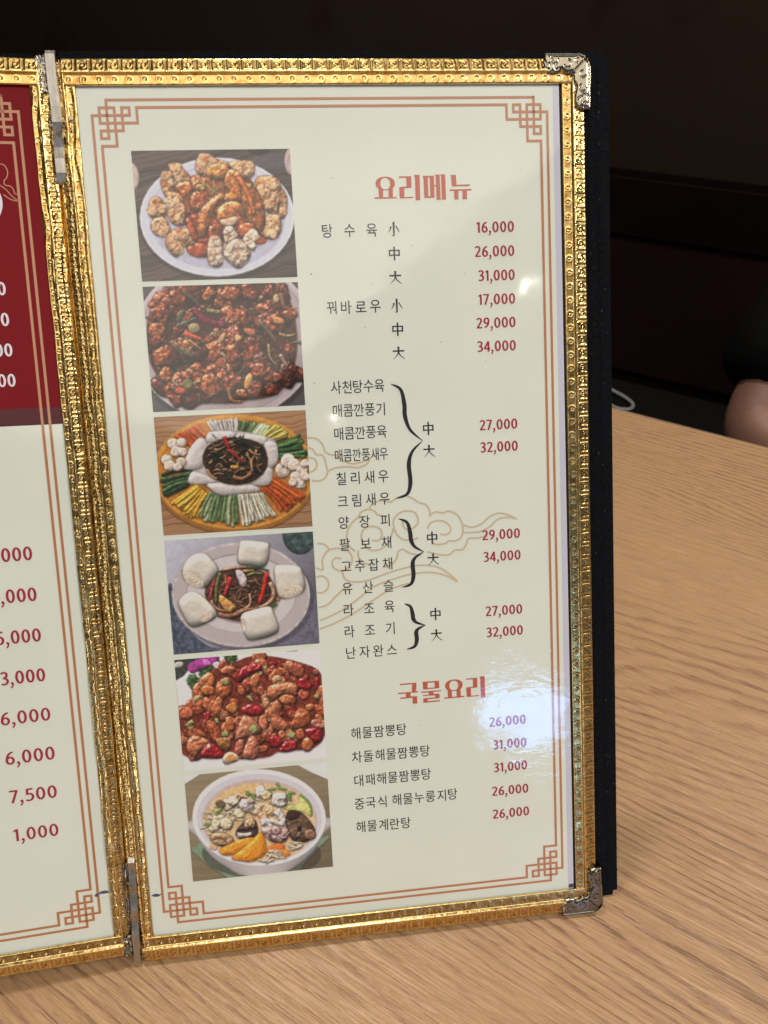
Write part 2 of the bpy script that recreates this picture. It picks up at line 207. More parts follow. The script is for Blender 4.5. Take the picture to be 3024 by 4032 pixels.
# ---------------------------------------------------------------- printed food pictures (flat print, painted in code)
PW, PH = 640, 512
def _noise(h, w, cell, rs, oct=3):
    out = np.zeros((h, w)); amp = 1.0; tot = 0
    for o in range(oct):
        n = max(2, int(w / cell) + 3); m = max(2, int(h / cell) + 3)
        g = rs.rand(m, n)
        yy = np.linspace(0, m - 1.001, h); xx = np.linspace(0, n - 1.001, w)
        yi = yy.astype(int); xi = xx.astype(int)
        fy = (yy - yi)[:, None]; fx = (xx - xi)[None, :]
        fy = fy * fy * (3 - 2 * fy); fx = fx * fx * (3 - 2 * fx)
        a = g[yi][:, xi]; b = g[yi][:, xi + 1]; c = g[yi + 1][:, xi]; d = g[yi + 1][:, xi + 1]
        out += amp * ((a * (1 - fx) + b * fx) * (1 - fy) + (c * (1 - fx) + d * fx) * fy)
        tot += amp; amp *= 0.55; cell = max(1.5, cell / 2)
    return out / tot
def _hom(src, dst):
    A = []
    for (x, y), (u, v) in zip(src, dst):
        A.append([x, y, 1, 0, 0, 0, -u * x, -u * y, -u]); A.append([0, 0, 0, x, y, 1, -v * x, -v * y, -v])
    return np.linalg.svd(np.array(A, float))[2][-1].reshape(3, 3)
def _box(a, r):
    r = int(r)
    if r < 1: return a
    for ax in (0, 1):
        p = np.pad(a, [(r + 1, r) if i == ax else (0, 0) for i in (0, 1)], mode='edge')
        c = np.cumsum(p, axis=ax)
        a = ((c[2 * r + 1:] - c[:-2 * r - 1]) if ax == 0 else (c[:, 2 * r + 1:] - c[:, :-2 * r - 1])) / (2 * r + 1)
    return a
class Print:
    def __init__(s, quad, seed, bg):
        s.H = _hom(quad, [(0, 0), (PW, 0), (PW, PH), (0, PH)]); s.rs = np.random.RandomState(seed)
        s.im = np.ones((PH, PW, 3)) * np.array(bg, float)
        s.tex = _noise(PH, PW, 14, s.rs, 4); s.fine = _noise(PH, PW, 5, s.rs, 2)
        s.low = _noise(PH, PW, 20, s.rs, 2)
    def T(s, pts):
        p = np.array(pts, float); q = np.c_[p, np.ones(len(p))] @ s.H.T
        return q[:, :2] / q[:, 2:]
    def mask(s, P, pad=3):
        x0 = max(0, int(P[:, 0].min()) - pad); x1 = min(PW, int(P[:, 0].max()) + pad + 1)
        y0 = max(0, int(P[:, 1].min()) - pad); y1 = min(PH, int(P[:, 1].max()) + pad + 1)
        if x1 - x0 < 2 or y1 - y0 < 2: return None
        xs = np.arange(x0, x1) + .5; ys = np.arange(y0, y1) + .5
        m = np.zeros((len(ys), len(xs)), bool); n = len(P)
        for i in range(n):
            ax, ay = P[i]; bx, by = P[(i + 1) % n]
            if ay == by: continue
            rows = np.where((ys > min(ay, by)) & (ys <= max(ay, by)))[0]
            if len(rows) == 0: continue
            xc = ax + (ys[rows] - ay) / (by - ay) * (bx - ax)
            m[rows] ^= xs[None, :] > xc[:, None]
        return (y0, y1, x0, x1, m.astype(float))
    def smooth(s, P, k=6):
        n = len(P); out = []
        for i in range(n):
            a, b, c, d = P[i - 1], P[i], P[(i + 1) % n], P[(i + 2) % n]
            for j in range(k):
                t = j / k
                out.append(.5 * (2 * b + (c - a) * t + (2 * a - 5 * b + 4 * c - d) * t * t + (3 * b - a - 3 * c + d) * t ** 3))
        return np.array(out)
    def poly(s, pts, col, puff=0.0, tex=.15, gloss=0.0, soft=.8, smooth=True, edge=0.0, light=(-.35, -.75), alpha=1.0, col2=None, bump=1.0, shadow=0.0, canvas=False):
        P = np.array(pts, float) if canvas else s.T(pts)
        if smooth and len(P) > 2: P = s.smooth(P)
        r = s.mask(P, 9)
        if r is None: return
        y0, y1, x0, x1, m = r
        col = np.array(col, float)
        if shadow:
            sm = _box(_box(m, 4), 4); dy, dx = 4, 1
            sm = np.roll(sm, (dy, dx), (0, 1)); sm[:dy] = 0
            s.im[y0:y1, x0:x1] *= (1 - shadow * sm * (1 - m))[..., None]
        a = np.clip(_box(m, 1) * 1.0, 0, 1) if soft > 0 else m
        t = s.tex[y0:y1, x0:x1]; f = s.fine[y0:y1, x0:x1]
        c = col[None, None] * (1 + tex * ((t - .5) * 2.4 + (f - .5) * 1.2))[..., None]
        if col2 is not None:
            w = np.clip((s.tex[y0:y1, x0:x1][:, ::-1] - .45) * 5, 0, 1)[..., None]
            c = c * (1 - w) + np.array(col2, float) * w
        if puff > 0:
            size = math.sqrt(max(m.sum(), 1)); R = max(1, size * .16)
            h = _box(_box(_box(m, R), R * .7), max(1, R * .5)) * m
            h = np.sqrt(np.clip(h, 0, 1)) * R * 1.5 + bump * min(R, 9) * .55 * (s.low[y0:y1, x0:x1] - .5) + bump * (f - .5) * .5 + bump * (t - .5) * 1.0
            gy, gx = np.gradient(h)
            nz = 1 / np.sqrt(1 + gx * gx + gy * gy); L = np.array([light[0], light[1], .75]); L = L / np.linalg.norm(L)
            lam = np.clip((-gx * L[0] - gy * L[1] + L[2]) * nz, 0, 1.2)
            sh = 1 + puff * (lam - .72) * 1.5
            occ = np.clip(_box(m, max(1, R * .4)), 0, 1); sh *= 1 - puff * .45 * (1 - np.clip((occ - .5) * 2, 0, 1))
            c = c * np.clip(sh, .15, 2)[..., None]
            if gloss:
                Hh = L + np.array([0, 0, 1]); Hh /= np.linalg.norm(Hh)
                sp = np.clip((-gx * Hh[0] - gy * Hh[1] + Hh[2]) * nz, 0, 1) ** 40
                c = c + (gloss * 190 * sp * (f > .42))[..., None]
        if edge:
            e = np.clip(1 - (_box(m, 2) - .5) * 2, 0, 1) * m; c = c * (1 - edge * e)[..., None]
        a = (a * alpha)[..., None]
        s.im[y0:y1, x0:x1] = s.im[y0:y1, x0:x1] * (1 - a) + np.clip(c, 0, 255) * a
    def ell(s, cx, cy, rx, ry, col, rot=0, wob=0.0, n=40, **k):
        t = np.arange(n) / n * 2 * math.pi
        r = 1 + wob * (np.interp(t, np.linspace(0, 2 * math.pi, 11), np.append(s.rs.rand(10), 0)) - .5) if wob else 1
        if wob: r[-1] = r[0]
        x = np.cos(t) * rx * r; y = np.sin(t) * ry * r; a = math.radians(rot)
        s.poly(np.c_[cx + x * math.cos(a) - y * math.sin(a), cy + x * math.sin(a) + y * math.cos(a)], col, smooth=False, **k)
    def blob(s, cx, cy, r, col, asp=1.0, rot=0, n=9, irr=.35, **k):
        t = np.arange(n) / n * 2 * math.pi + s.rs.rand() * 6; rr = r * (1 + irr * (s.rs.rand(n) - .5) * 2)
        x = np.cos(t) * rr; y = np.sin(t) * rr * asp; a = math.radians(rot)
        s.poly(np.c_[cx + x * math.cos(a) - y * math.sin(a), cy + x * math.sin(a) + y * math.cos(a)], col, **k)
    def stick(s, pts, w, col, w2=None, **k):
        P = np.array(pts, float)
        if len(P) > 2:
            Q = []
            for i in range(len(P) - 1):
                a, b, c, d = P[max(i - 1, 0)], P[i], P[i + 1], P[min(i + 2, len(P) - 1)]
                for j in range(5):
                    t = j / 5; Q.append(.5 * (2 * b + (c - a) * t + (2 * a - 5 * b + 4 * c - d) * t * t + (3 * b - a - 3 * c + d) * t ** 3))
            Q.append(P[-1]); P = np.array(Q)
        d = np.gradient(P, axis=0); L = np.hypot(d[:, 0], d[:, 1])[:, None] + 1e-9; nn = np.c_[-d[:, 1], d[:, 0]] / L
        ww = np.linspace(w, w if w2 is None else w2, len(P))[:, None] / 2
        s.poly(np.r_[P + nn * ww, (P - nn * ww)[::-1]], col, smooth=False, **k)
    def bundle(s, a, b, c, d, cols, n, w, curve=.08, w2=None, **k):
        # sticks laid from the inner line a-b out to the outer line c-d
        a, b, c, d = map(np.array, (a, b, c, d))
        for i in s.rs.permutation(n):
            t = (i + .5 + .5 * (s.rs.rand() - .5)) / n; p = a + (b - a) * t; q = c + (d - c) * t
            q = q + (q - p) * (s.rs.rand() - .5) * .18; v = q - p
            m = (p + q) / 2 + np.array([-v[1], v[0]]) * (s.rs.rand() - .5) * curve * 2
            col = np.array(cols[s.rs.randint(len(cols))], float) * (.88 + .2 * s.rs.rand())
            s.stick([p, m, q], w * (.75 + .5 * s.rs.rand()), col, w2, **k)
    def scatter(s, inside, n, fn):
        P = np.array(inside, float); x0, y0 = P.min(0); x1, y1 = P.max(0); k = 0; pts = []
        while k < n:
            x, y = x0 + (x1 - x0) * s.rs.rand(), y0 + (y1 - y0) * s.rs.rand(); c = False
            for i in range(len(P)):
                (ax, ay), (bx, by) = P[i - 1], P[i]
                if (ay > y) != (by > y) and x < ax + (y - ay) / (by - ay) * (bx - ax): c = not c
            if c: pts.append((x, y)); k += 1
        for x, y in sorted(pts, key=lambda p: p[1]): fn(x, y)
    def grain(s, col, col2, ang, cell=3, stretch=30, amt=1.0):
        n = _noise(PH, PW, stretch, s.rs, 2); yy, xx = np.mgrid[0:PH, 0:PW]
        v = yy * math.cos(ang) - xx * math.sin(ang); u = xx * math.cos(ang) + yy * math.sin(ang)
        g = s.rs.rand(4096); iv = (v / cell + n * 5); k = np.floor(iv).astype(int) % 4000; fr = iv - np.floor(iv)
        f = g[k] * (1 - fr) + g[k + 1] * fr
        s.im[:] = np.array(col) * (1 - amt * f[..., None]) + np.array(col2) * amt * f[..., None]
    def plate(s, cx, cy, rx, ry, rim, inner, k=.86, off=8, lip=None, rot=0):
        s.ell(cx + 6, cy + 22, rx * 1.03, ry * 1.04, (20, 18, 22), rot, alpha=.35)
        s.ell(cx, cy + 6, rx, ry, np.array(rim) * .72, rot, tex=.02)
        s.ell(cx, cy, rx, ry, rim, rot, tex=.03)
        if lip is not None: s.ell(cx, cy + 4, rx * .975, ry * .97, lip, rot, tex=.03)
        s.ell(cx, cy + off - 4, rx * k, ry * k, np.array(inner) * .9, rot, tex=.02)
        s.ell(cx, cy + off + 2, rx * k * .985, ry * k * .98, inner, rot, tex=.04)
    def lightmap(s, a, b, c, d):
        # the camera's own fall of light inside the printed picture: corner gains tl, tr, br, bl
        u = np.linspace(0, 1, PW)[None]; v = np.linspace(0, 1, PH)[:, None]
        s.im *= ((a * (1 - u) + b * u) * (1 - v) + (d * (1 - u) + c * u) * v)[..., None]
    def finish(s):
        # printed ink: colours a little muted, whites slightly cool
        a = np.clip(s.im, 0, 255); g = a.mean(2, keepdims=True); a = g + (a - g) * .98
        return np.clip(a * 1.06 + 2, 0, 255)

def picture_fried_pork():
    s = Print([(70, 70), (1324, 53), (1388, 1070), (157, 1100)], 3, (75, 62, 60))
    s.grain((58, 49, 48), (100, 86, 82), -.22, 5, 60)
    s.lightmap(1.0, .85, .9, 1.05)
    s.ell(1080, 65, 90, 40, (35, 34, 40)); s.ell(1180, 150, 150, 60, (85, 78, 100), alpha=.5)
    s.ell(35, 280, 100, 132, (196, 172, 166), puff=.4, tex=.08); s.ell(1345, 150, 66, 115, (178, 158, 158), puff=.4)
    s.plate(750, 590, 612, 468, (208, 208, 228), (192, 190, 212), .88, 4, (198, 198, 220))
    s.ell(760, 640, 520, 360, (168, 160, 182), alpha=.5)
    F = dict(puff=1.0, tex=.22, gloss=.12, shadow=.4, bump=1.6)
    tan = (206, 160, 122); tan2 = (178, 104, 58)
    s.poly([(420, 330), (600, 250), (760, 190), (920, 220), (1060, 360), (1120, 560), (1080, 720), (900, 720), (700, 760), (520, 640), (440, 520)], (128, 62, 26), puff=.5, tex=.4, gloss=.5, shadow=.3)
    for _ in range(26): s.blob(470 + 600 * s.rs.rand(), 300 + 360 * s.rs.rand(), 40 + 30 * s.rs.rand(), [(186, 96, 36), (160, 74, 28), (204, 130, 60)][s.rs.randint(3)], .8, 0, 9, .3, puff=1.1, gloss=1, tex=.3, shadow=.5, bump=1.4)
    # sauce pool
    s.poly([(500, 560), (620, 540), (780, 600), (900, 560), (1060, 560), (1140, 700), (1130, 790), (1060, 812), (1000, 780), (900, 760), (800, 800), (790, 900), (700, 905), (600, 912), (520, 870), (500, 780), (560, 700)], (120, 42, 18), puff=.5, gloss=.6, tex=.3, shadow=.3)
    s.ell(595, 850, 85, 58, (168, 68, 30), puff=.6, gloss=.9); s.ell(1090, 780, 50, 30, (160, 66, 28), puff=.6, gloss=.5)
    for p in ([(600, 100), (680, 90), (740, 130), (840, 165), (830, 230), (700, 260), (620, 270), (575, 210)],
              [(840, 160), (950, 145), (1035, 160), (1040, 250), (980, 300), (900, 260), (860, 200)],
              [(360, 175), (440, 165), (490, 220), (535, 270), (520, 330), (430, 320), (390, 240)],
              [(300, 300), (335, 235), (390, 235), (410, 320), (400, 400), (340, 420), (310, 360)],
              [(228, 435), (300, 440), (350, 520), (330, 600), (250, 610), (205, 550)],
              [(240, 610), (330, 590), (380, 690), (340, 745), (270, 735), (225, 680)],
              [(330, 400), (400, 390), (480, 420), (500, 520), (495, 640), (450, 665), (380, 630), (350, 560), (370, 480)],
              [(1230, 330), (1300, 430), (1290, 580), (1240, 600), (1225, 450)],
              [(1050, 290), (1140, 260), (1240, 300), (1250, 420), (1230, 560), (1150, 560), (1080, 470), (1060, 380)],
              [(1140, 580), (1240, 580), (1255, 700), (1200, 770), (1120, 750), (1115, 660)],
              [(400, 690), (520, 680), (580, 760), (560, 810), (480, 830), (430, 910), (360, 850), (340, 770)]):
        c = np.array(tan) * (.93 + .14 * s.rs.rand()); s.poly(p, c, col2=tan2 if s.rs.rand() < .75 else None, **F)
        q = np.array(p, float); m = q.mean(0)
        for _ in range(4):
            w = q[s.rs.randint(len(q))] * .55 + m * .45; s.blob(w[0], w[1], 26 + 18 * s.rs.rand(), c * 1.08, puff=.9, tex=.2, alpha=.75, bump=1.5)
    G = dict(puff=1.1, tex=.22, gloss=1.1, shadow=.55, bump=.9)
    for c, p in [((204, 100, 36), [(410, 360), (450, 320), (540, 310), (555, 380), (530, 440), (540, 560), (500, 560), (470, 430)]),
                 ((168, 78, 30), [(540, 420), (620, 380), (680, 420), (660, 520), (580, 560), (535, 520)]),
                 ((214, 132, 58), [(690, 180), (800, 170), (850, 220), (800, 300), (700, 290), (660, 250)]),
                 ((216, 118, 42), [(830, 230), (900, 220), (940, 330), (940, 450), (880, 480), (800, 470), (790, 430), (850, 380), (800, 330)]),
                 ((170, 90, 30), [(950, 420), (1040, 430), (1050, 520), (1000, 560), (950, 500)]),
                 ((190, 100, 40), [(940, 330), (1040, 350), (1110, 480), (1130, 640), (1090, 720), (1030, 660), (960, 620), (940, 500)]),
                 ((210, 112, 46), [(610, 540), (700, 450), (780, 400), (805, 430), (740, 520), (690, 620), (660, 740), (600, 740), (590, 620)]),
                 ((216, 118, 50), [(760, 520), (830, 470), (930, 480), (985, 590), (955, 600), (900, 560), (905, 640), (850, 665), (760, 630), (742, 580)]),
                 ((150, 60, 25), [(690, 660), (790, 650), (780, 770), (690, 770)]),
                 ((205, 80, 32), [(500, 605), (560, 640), (595, 770), (540, 740)]),
                 ((196, 92, 38), [(930, 650), (1040, 640), (1050, 700), (980, 760), (920, 730)]),
                 ((180, 150, 60), [(580, 345), (640, 330), (655, 370), (600, 385)]), ((200, 150, 60), [(955, 330), (1020, 330), (1010, 370), (960, 360)])]:
        s.poly(p, c, col2=np.array(c) * .62, **G)
    s.stick([(890, 240), (950, 330), (1010, 460), (1045, 580)], 52, (216, 106, 38), 20, **G)
    for p in ([(690, 750), (770, 745), (785, 850), (790, 960), (740, 990), (680, 960), (668, 860)],
              [(800, 700), (840, 660), (885, 680), (900, 740), (860, 800), (810, 790)],
              [(980, 720), (1030, 680), (1080, 730), (1050, 800), (1040, 860), (990, 830), (950, 770)],
              [(810, 820), (900, 760), (960, 790), (1010, 850), (1000, 930), (920, 1000), (840, 950), (800, 900)]):
        c = np.array((214, 188, 168)); s.poly(p, c, col2=(186, 140, 112), **F)
        q = np.array(p, float); m = q.mean(0)
        for _ in range(5):
            w = q[s.rs.randint(len(q))] * .6 + m * .4; s.blob(w[0], w[1], 22 + 14 * s.rs.rand(), c * 1.05, puff=1, tex=.2, alpha=.8, bump=1.5)
    s.poly([(835, 600), (900, 590), (890, 650), (800, 660), (770, 620)], (222, 180, 150), puff=.8)
    for p in ([(720, 395), (680, 350), (605, 275)], [(715, 390), (718, 330), (735, 255)], [(720, 390), (780, 345), (830, 325)], [(720, 400), (690, 360), (640, 330)], [(725, 395), (770, 400), (800, 395)]):
        s.stick(p, 9, (120, 140, 95), 4)
    for _ in range(60):
        x = 480 + 600 * s.rs.rand(); y = 210 + 560 * s.rs.rand(); s.ell(x, y, 3 + 6 * s.rs.rand(), 2 + 4 * s.rs.rand(), (250, 225, 205), alpha=.7)
    return s.finish()
def picture_spicy_chicken():
    s = Print([(163, 1143), (1391, 1113), (1453, 2083), (248, 2132)], 7, (78, 74, 78))
    s.plate(815, 1560, 730, 640, (190, 176, 182), (168, 152, 158), .93, 0, (180, 166, 172))
    mass = [(310, 1270), (400, 1190), (500, 1140), (800, 1120), (1150, 1115), (1260, 1160), (1350, 1320), (1385, 1560), (1365, 1760), (1290, 1930), (1180, 2010), (960, 2045), (820, 2065), (600, 2060), (420, 2080), (340, 1960), (290, 1860), (225, 1740), (205, 1600), (200, 1440), (235, 1330)]
    s.poly(mass, (66, 33, 22), tex=.4, shadow=.5)
    F = dict(puff=1.15, tex=.35, gloss=.8, shadow=.6, bump=1.3)
    def ch(x, y):
        t = s.rs.rand(); r = 82 + 52 * s.rs.rand()
        c = [(138, 58, 32), (104, 40, 24), (158, 74, 38), (84, 32, 22)][s.rs.randint(4)]
        s.blob(x, y, r, c, .8, s.rs.rand() * 180, 10, .3, col2=np.array(c) * .55, **F)
    s.scatter(mass, 56, ch)
    def veg(x, y):
        k = s.rs.randint(8); a = s.rs.rand() * math.pi; L = 34 + 34 * s.rs.rand(); dx, dy = math.cos(a) * L, math.sin(a) * L * .8
        c = [(60, 62, 38), (40, 38, 28), (86, 84, 46), (204, 86, 44), (186, 148, 100), (96, 70, 48), (52, 46, 32), (120, 26, 32)][k]
        s.stick([(x - dx, y - dy), (x + dy * .25, y + dx * .25), (x + dx, y + dy)], 16 + 14 * s.rs.rand(), c, 9, puff=.9, gloss=.4, shadow=.45, tex=.25)
    s.scatter(mass, 44, veg)
    for x, y, r in [(860, 1200, 78), (1010, 1190, 76), (690, 1200, 60), (440, 1240, 72), (270, 1360, 64), (275, 1480, 70), (270, 1570, 62), (320, 1690, 86), (900, 1560, 92), (880, 1670, 80), (1080, 1800, 72), (700, 1930, 100), (350, 1830, 64), (1330, 1370, 56), (720, 1690, 52), (430, 2040, 50), (1230, 1860, 48), (1330, 1640, 46), (1180, 1950, 60), (1050, 1960, 70), (950, 1990, 46)]:
        c = np.array([(160, 74, 38), (172, 88, 46), (140, 58, 34)][s.rs.randint(3)]); s.blob(x, y, r, c, .85, s.rs.rand() * 180, 11, .22, col2=c * .6, **F)
    D = dict(puff=.8, gloss=.45, tex=.25, shadow=.5)
    s.poly([(370, 1570), (440, 1600), (560, 1640), (590, 1680), (540, 1700), (420, 1640)], (92, 72, 48), **D)
    s.stick([(470, 1660), (500, 1740), (560, 1790), (640, 1810)], 16, (78, 66, 40), 6, **D)
    s.stick([(440, 1420), (480, 1340), (500, 1330)], 44, (56, 70, 58), 20, **D); s.stick([(450, 1450), (590, 1385)], 30, (70, 86, 70), 20, **D)
    s.stick([(565, 1305), (640, 1400), (760, 1440), (820, 1430)], 46, (112, 22, 44), 60, **D)
    s.ell(570, 1470, 48, 42, (158, 140, 100), puff=.9, shadow=.4); s.stick([(490, 1505), (635, 1560)], 44, (206, 78, 48), 24, **D); s.stick([(530, 1560), (630, 1640)], 22, (176, 138, 96), 12, **D)
    s.stick([(670, 1330), (780, 1345)], 34, (120, 112, 66), 28, **D); s.ell(1240, 1415, 50, 28, (206, 128, 60), 15, puff=.9, gloss=.6, shadow=.5)
    s.ell(1010, 1500, 52, 26, (196, 116, 70), 20, puff=.9, shadow=.4); s.ell(790, 1550, 22, 48, (190, 148, 106), 30, puff=.9, shadow=.4)
    s.poly([(900, 1520), (945, 1545), (900, 1580)], (226, 170, 110), puff=.5); s.ell(1000, 1890, 30, 68, (214, 148, 84), 15, puff=.9, gloss=.4, shadow=.5)
    s.stick([(1160, 1600), (1170, 1700), (1230, 1770)], 20, (176, 148, 110), 10, **D); s.stick([(1080, 1400), (1160, 1500), (1220, 1580)], 40, (104, 84, 58), 26, **D)
    s.stick([(840, 1940), (870, 2040), (955, 2050)], 32, (158, 104, 60), 18, **D); s.stick([(1250, 1680), (1310, 1780)], 40, (150, 110, 98), 20, **D)
    s.ell(520, 1910, 44, 44, (118, 108, 60), puff=.8, shadow=.4); s.ell(460, 1960, 40, 26, (206, 86, 60), puff=.7); s.stick([(400, 1880), (450, 1930)], 22, (190, 156, 118), 12, **D)
    s.stick([(1090, 1240), (1110, 1220)], 34, (220, 160, 96), 24, **D); s.ell(1220, 1240, 26, 34, (196, 170, 120), puff=.8)
    s.stick([(480, 1180), (560, 1240), (620, 1290)], 34, (72, 60, 44), 20, **D); s.stick([(1250, 1200), (1290, 1330)], 46, (120, 76, 54), 26, **D)
    s.ell(855, 1360, 26, 36, (196, 88, 64), puff=.7); s.ell(780, 1740, 24, 36, (170, 84, 44), puff=.8)
    for _ in range(110):
        x = 250 + 1080 * s.rs.rand(); y = 1160 + 860 * s.rs.rand(); s.ell(x, y, 3 + 5 * s.rs.rand(), 2 + 4 * s.rs.rand(), (240, 205, 180), alpha=.55)
    s.lightmap(1.05, 1.0, .95, 1.0)
    return s.finish()
def picture_cold_platter():
    s = Print([(102, 135), (1397, 78), (1458, 1063), (190, 1148)], 11, (150, 110, 80))
    s.grain((122, 88, 62), (176, 134, 98), -.04, 4, 80)
    s.ell(790, 640, 705, 500, (96, 60, 30), alpha=.6); s.ell(790, 622, 695, 500, (150, 98, 44), tex=.1); s.ell(790, 600, 690, 490, (200, 142, 62), tex=.12); s.ell(790, 606, 655, 462, (176, 108, 42), tex=.2, col2=(196, 130, 52))
    K = dict(puff=.75, gloss=.25, shadow=.4, tex=.1)
    s.bundle((620, 270), (820, 270), (560, 175), (815, 140), [(228, 222, 220), (214, 208, 204)], 14, 22, **K)
    s.bundle((820, 280), (930, 285), (840, 165), (1000, 190), [(104, 124, 84), (150, 168, 122), (84, 104, 66)], 9, 30, **K)
    s.bundle((930, 290), (1030, 300), (1000, 195), (1100, 205), [(196, 204, 168), (170, 182, 138)], 6, 32, **K)
    s.bundle((1030, 300), (1120, 345), (1150, 190), (1275, 310), [(232, 210, 110), (220, 196, 96)], 11, 28, **K)
    s.bundle((1130, 370), (1150, 490), (1340, 290), (1420, 480), [(58, 96, 48), (86, 124, 66), (44, 78, 40)], 14, 26, **K)
    s.bundle((590, 320), (450, 400), (470, 200), (290, 300), [(220, 100, 44), (198, 84, 36)], 12, 30, **K)
    s.bundle((430, 580), (400, 720), (170, 620), (200, 820), [(56, 82, 50), (76, 102, 64), (44, 66, 42)], 13, 30, **K)
    s.bundle((480, 710), (570, 790), (240, 870), (470, 1010), [(232, 180, 70), (216, 160, 54)], 13, 30, **K)
    s.bundle((590, 770), (820, 790), (490, 1000), (830, 1065), [(168, 184, 140), (206, 210, 184), (110, 134, 88)], 15, 34, **K)
    s.bundle((830, 790), (1030, 780), (870, 1070), (1140, 960), [(230, 226, 204), (216, 212, 188)], 18, 22, **K)
    s.bundle((1015, 740), (1110, 640), (1200, 950), (1390, 800), [(222, 104, 44), (204, 86, 34)], 14, 32, **K)
    sh = [(400, 650), (450, 560), (360, 570), (400, 420), (500, 310), (560, 345), (580, 260), (830, 255), (1060, 300), (1150, 350), (1165, 500), (1120, 580), (1080, 715), (960, 700), (900, 760), (800, 770), (700, 810), (600, 760), (500, 690), (400, 700)]
    s.poly(sh, (196, 184, 184), puff=.5, tex=.08, gloss=.15, shadow=.4, bump=.3)
    for p in ([(360, 570), (400, 420), (500, 310), (570, 370), (520, 560)], [(400, 690), (440, 600), (600, 650), (640, 690), (480, 710)], [(880, 690), (1050, 560), (1120, 590), (1080, 715)], [(580, 700), (900, 700), (1020, 760), (820, 790), (680, 800), (590, 750)], [(560, 350), (590, 262), (800, 262), (760, 330)], [(860, 280), (1060, 300), (1040, 370), (880, 340)], [(1050, 350), (1150, 360), (1160, 520), (1080, 560), (1060, 440)]):
        s.poly(p, (206, 196, 194), puff=.5, tex=.06, gloss=.3, shadow=.3, bump=.4)
    s.ell(800, 500, 285, 205, (52, 38, 28), tex=.4, wob=.15, shadow=.4)
    for i in range(150):
        a = s.rs.rand() * 6.28; r = math.sqrt(s.rs.rand()); x, y = 800 + 250 * r * math.cos(a), 490 + 180 * r * math.sin(a)
        t = a + 1.57 + (s.rs.rand() - .5) * 1.6; L = 36 + 30 * s.rs.rand(); dx, dy = L * math.cos(t), L * .8 * math.sin(t)
        c = [(44, 36, 30), (30, 34, 28), (166, 118, 80), (132, 88, 60), (58, 48, 38), (184, 138, 98), (40, 52, 36)][s.rs.randint(7)]
        s.stick([(x - dx, y - dy), (x - dy * .3, y + dx * .3), (x + dx, y + dy)], 12 + 16 * s.rs.rand(), c, 8, puff=.9, gloss=.45, shadow=.4, tex=.2)
    s.stick([(705, 300), (745, 400)], 32, (178, 40, 38), 24, **K); s.stick([(740, 410), (880, 520)], 24, (178, 38, 40), 14, **K); s.stick([(640, 320), (600, 275)], 9, (60, 70, 50)); s.stick([(760, 560), (830, 560)], 30, (206, 144, 60), 30, **K)
    s.stick([(560, 580), (600, 640), (650, 660)], 28, (176, 132, 92), 18, **K); s.stick([(780, 640), (860, 660), (940, 610)], 34, (160, 108, 76), 24, **K); s.stick([(935, 500), (945, 600)], 26, (190, 136, 92), 18, **K)
    for cx, cy, r in [(270, 360, 52), (345, 350, 46), (300, 430, 56), (350, 430, 44), (215, 500, 52), (240, 550, 52), (340, 520, 46), (310, 560, 42), (1200, 590, 66), (1250, 510, 70), (1300, 540, 58), (1370, 590, 52), (1310, 640, 48), (1350, 700, 54), (1390, 640, 44), (1390, 530, 40), (1290, 690, 40)]:
        c = (226, 200, 184) if cx < 800 else (232, 208, 192)
        s.ell(cx, cy, r, r * .9, c, puff=.9, gloss=.3, shadow=.4, wob=.2)
        s.stick([(cx - r * .5, cy + r * .1), (cx, cy + r * .35), (cx + r * .5, cy)], 7, np.array(c) * .78, 4, alpha=.7)
    s.lightmap(1, .98, .95, .98)
    return s.finish()
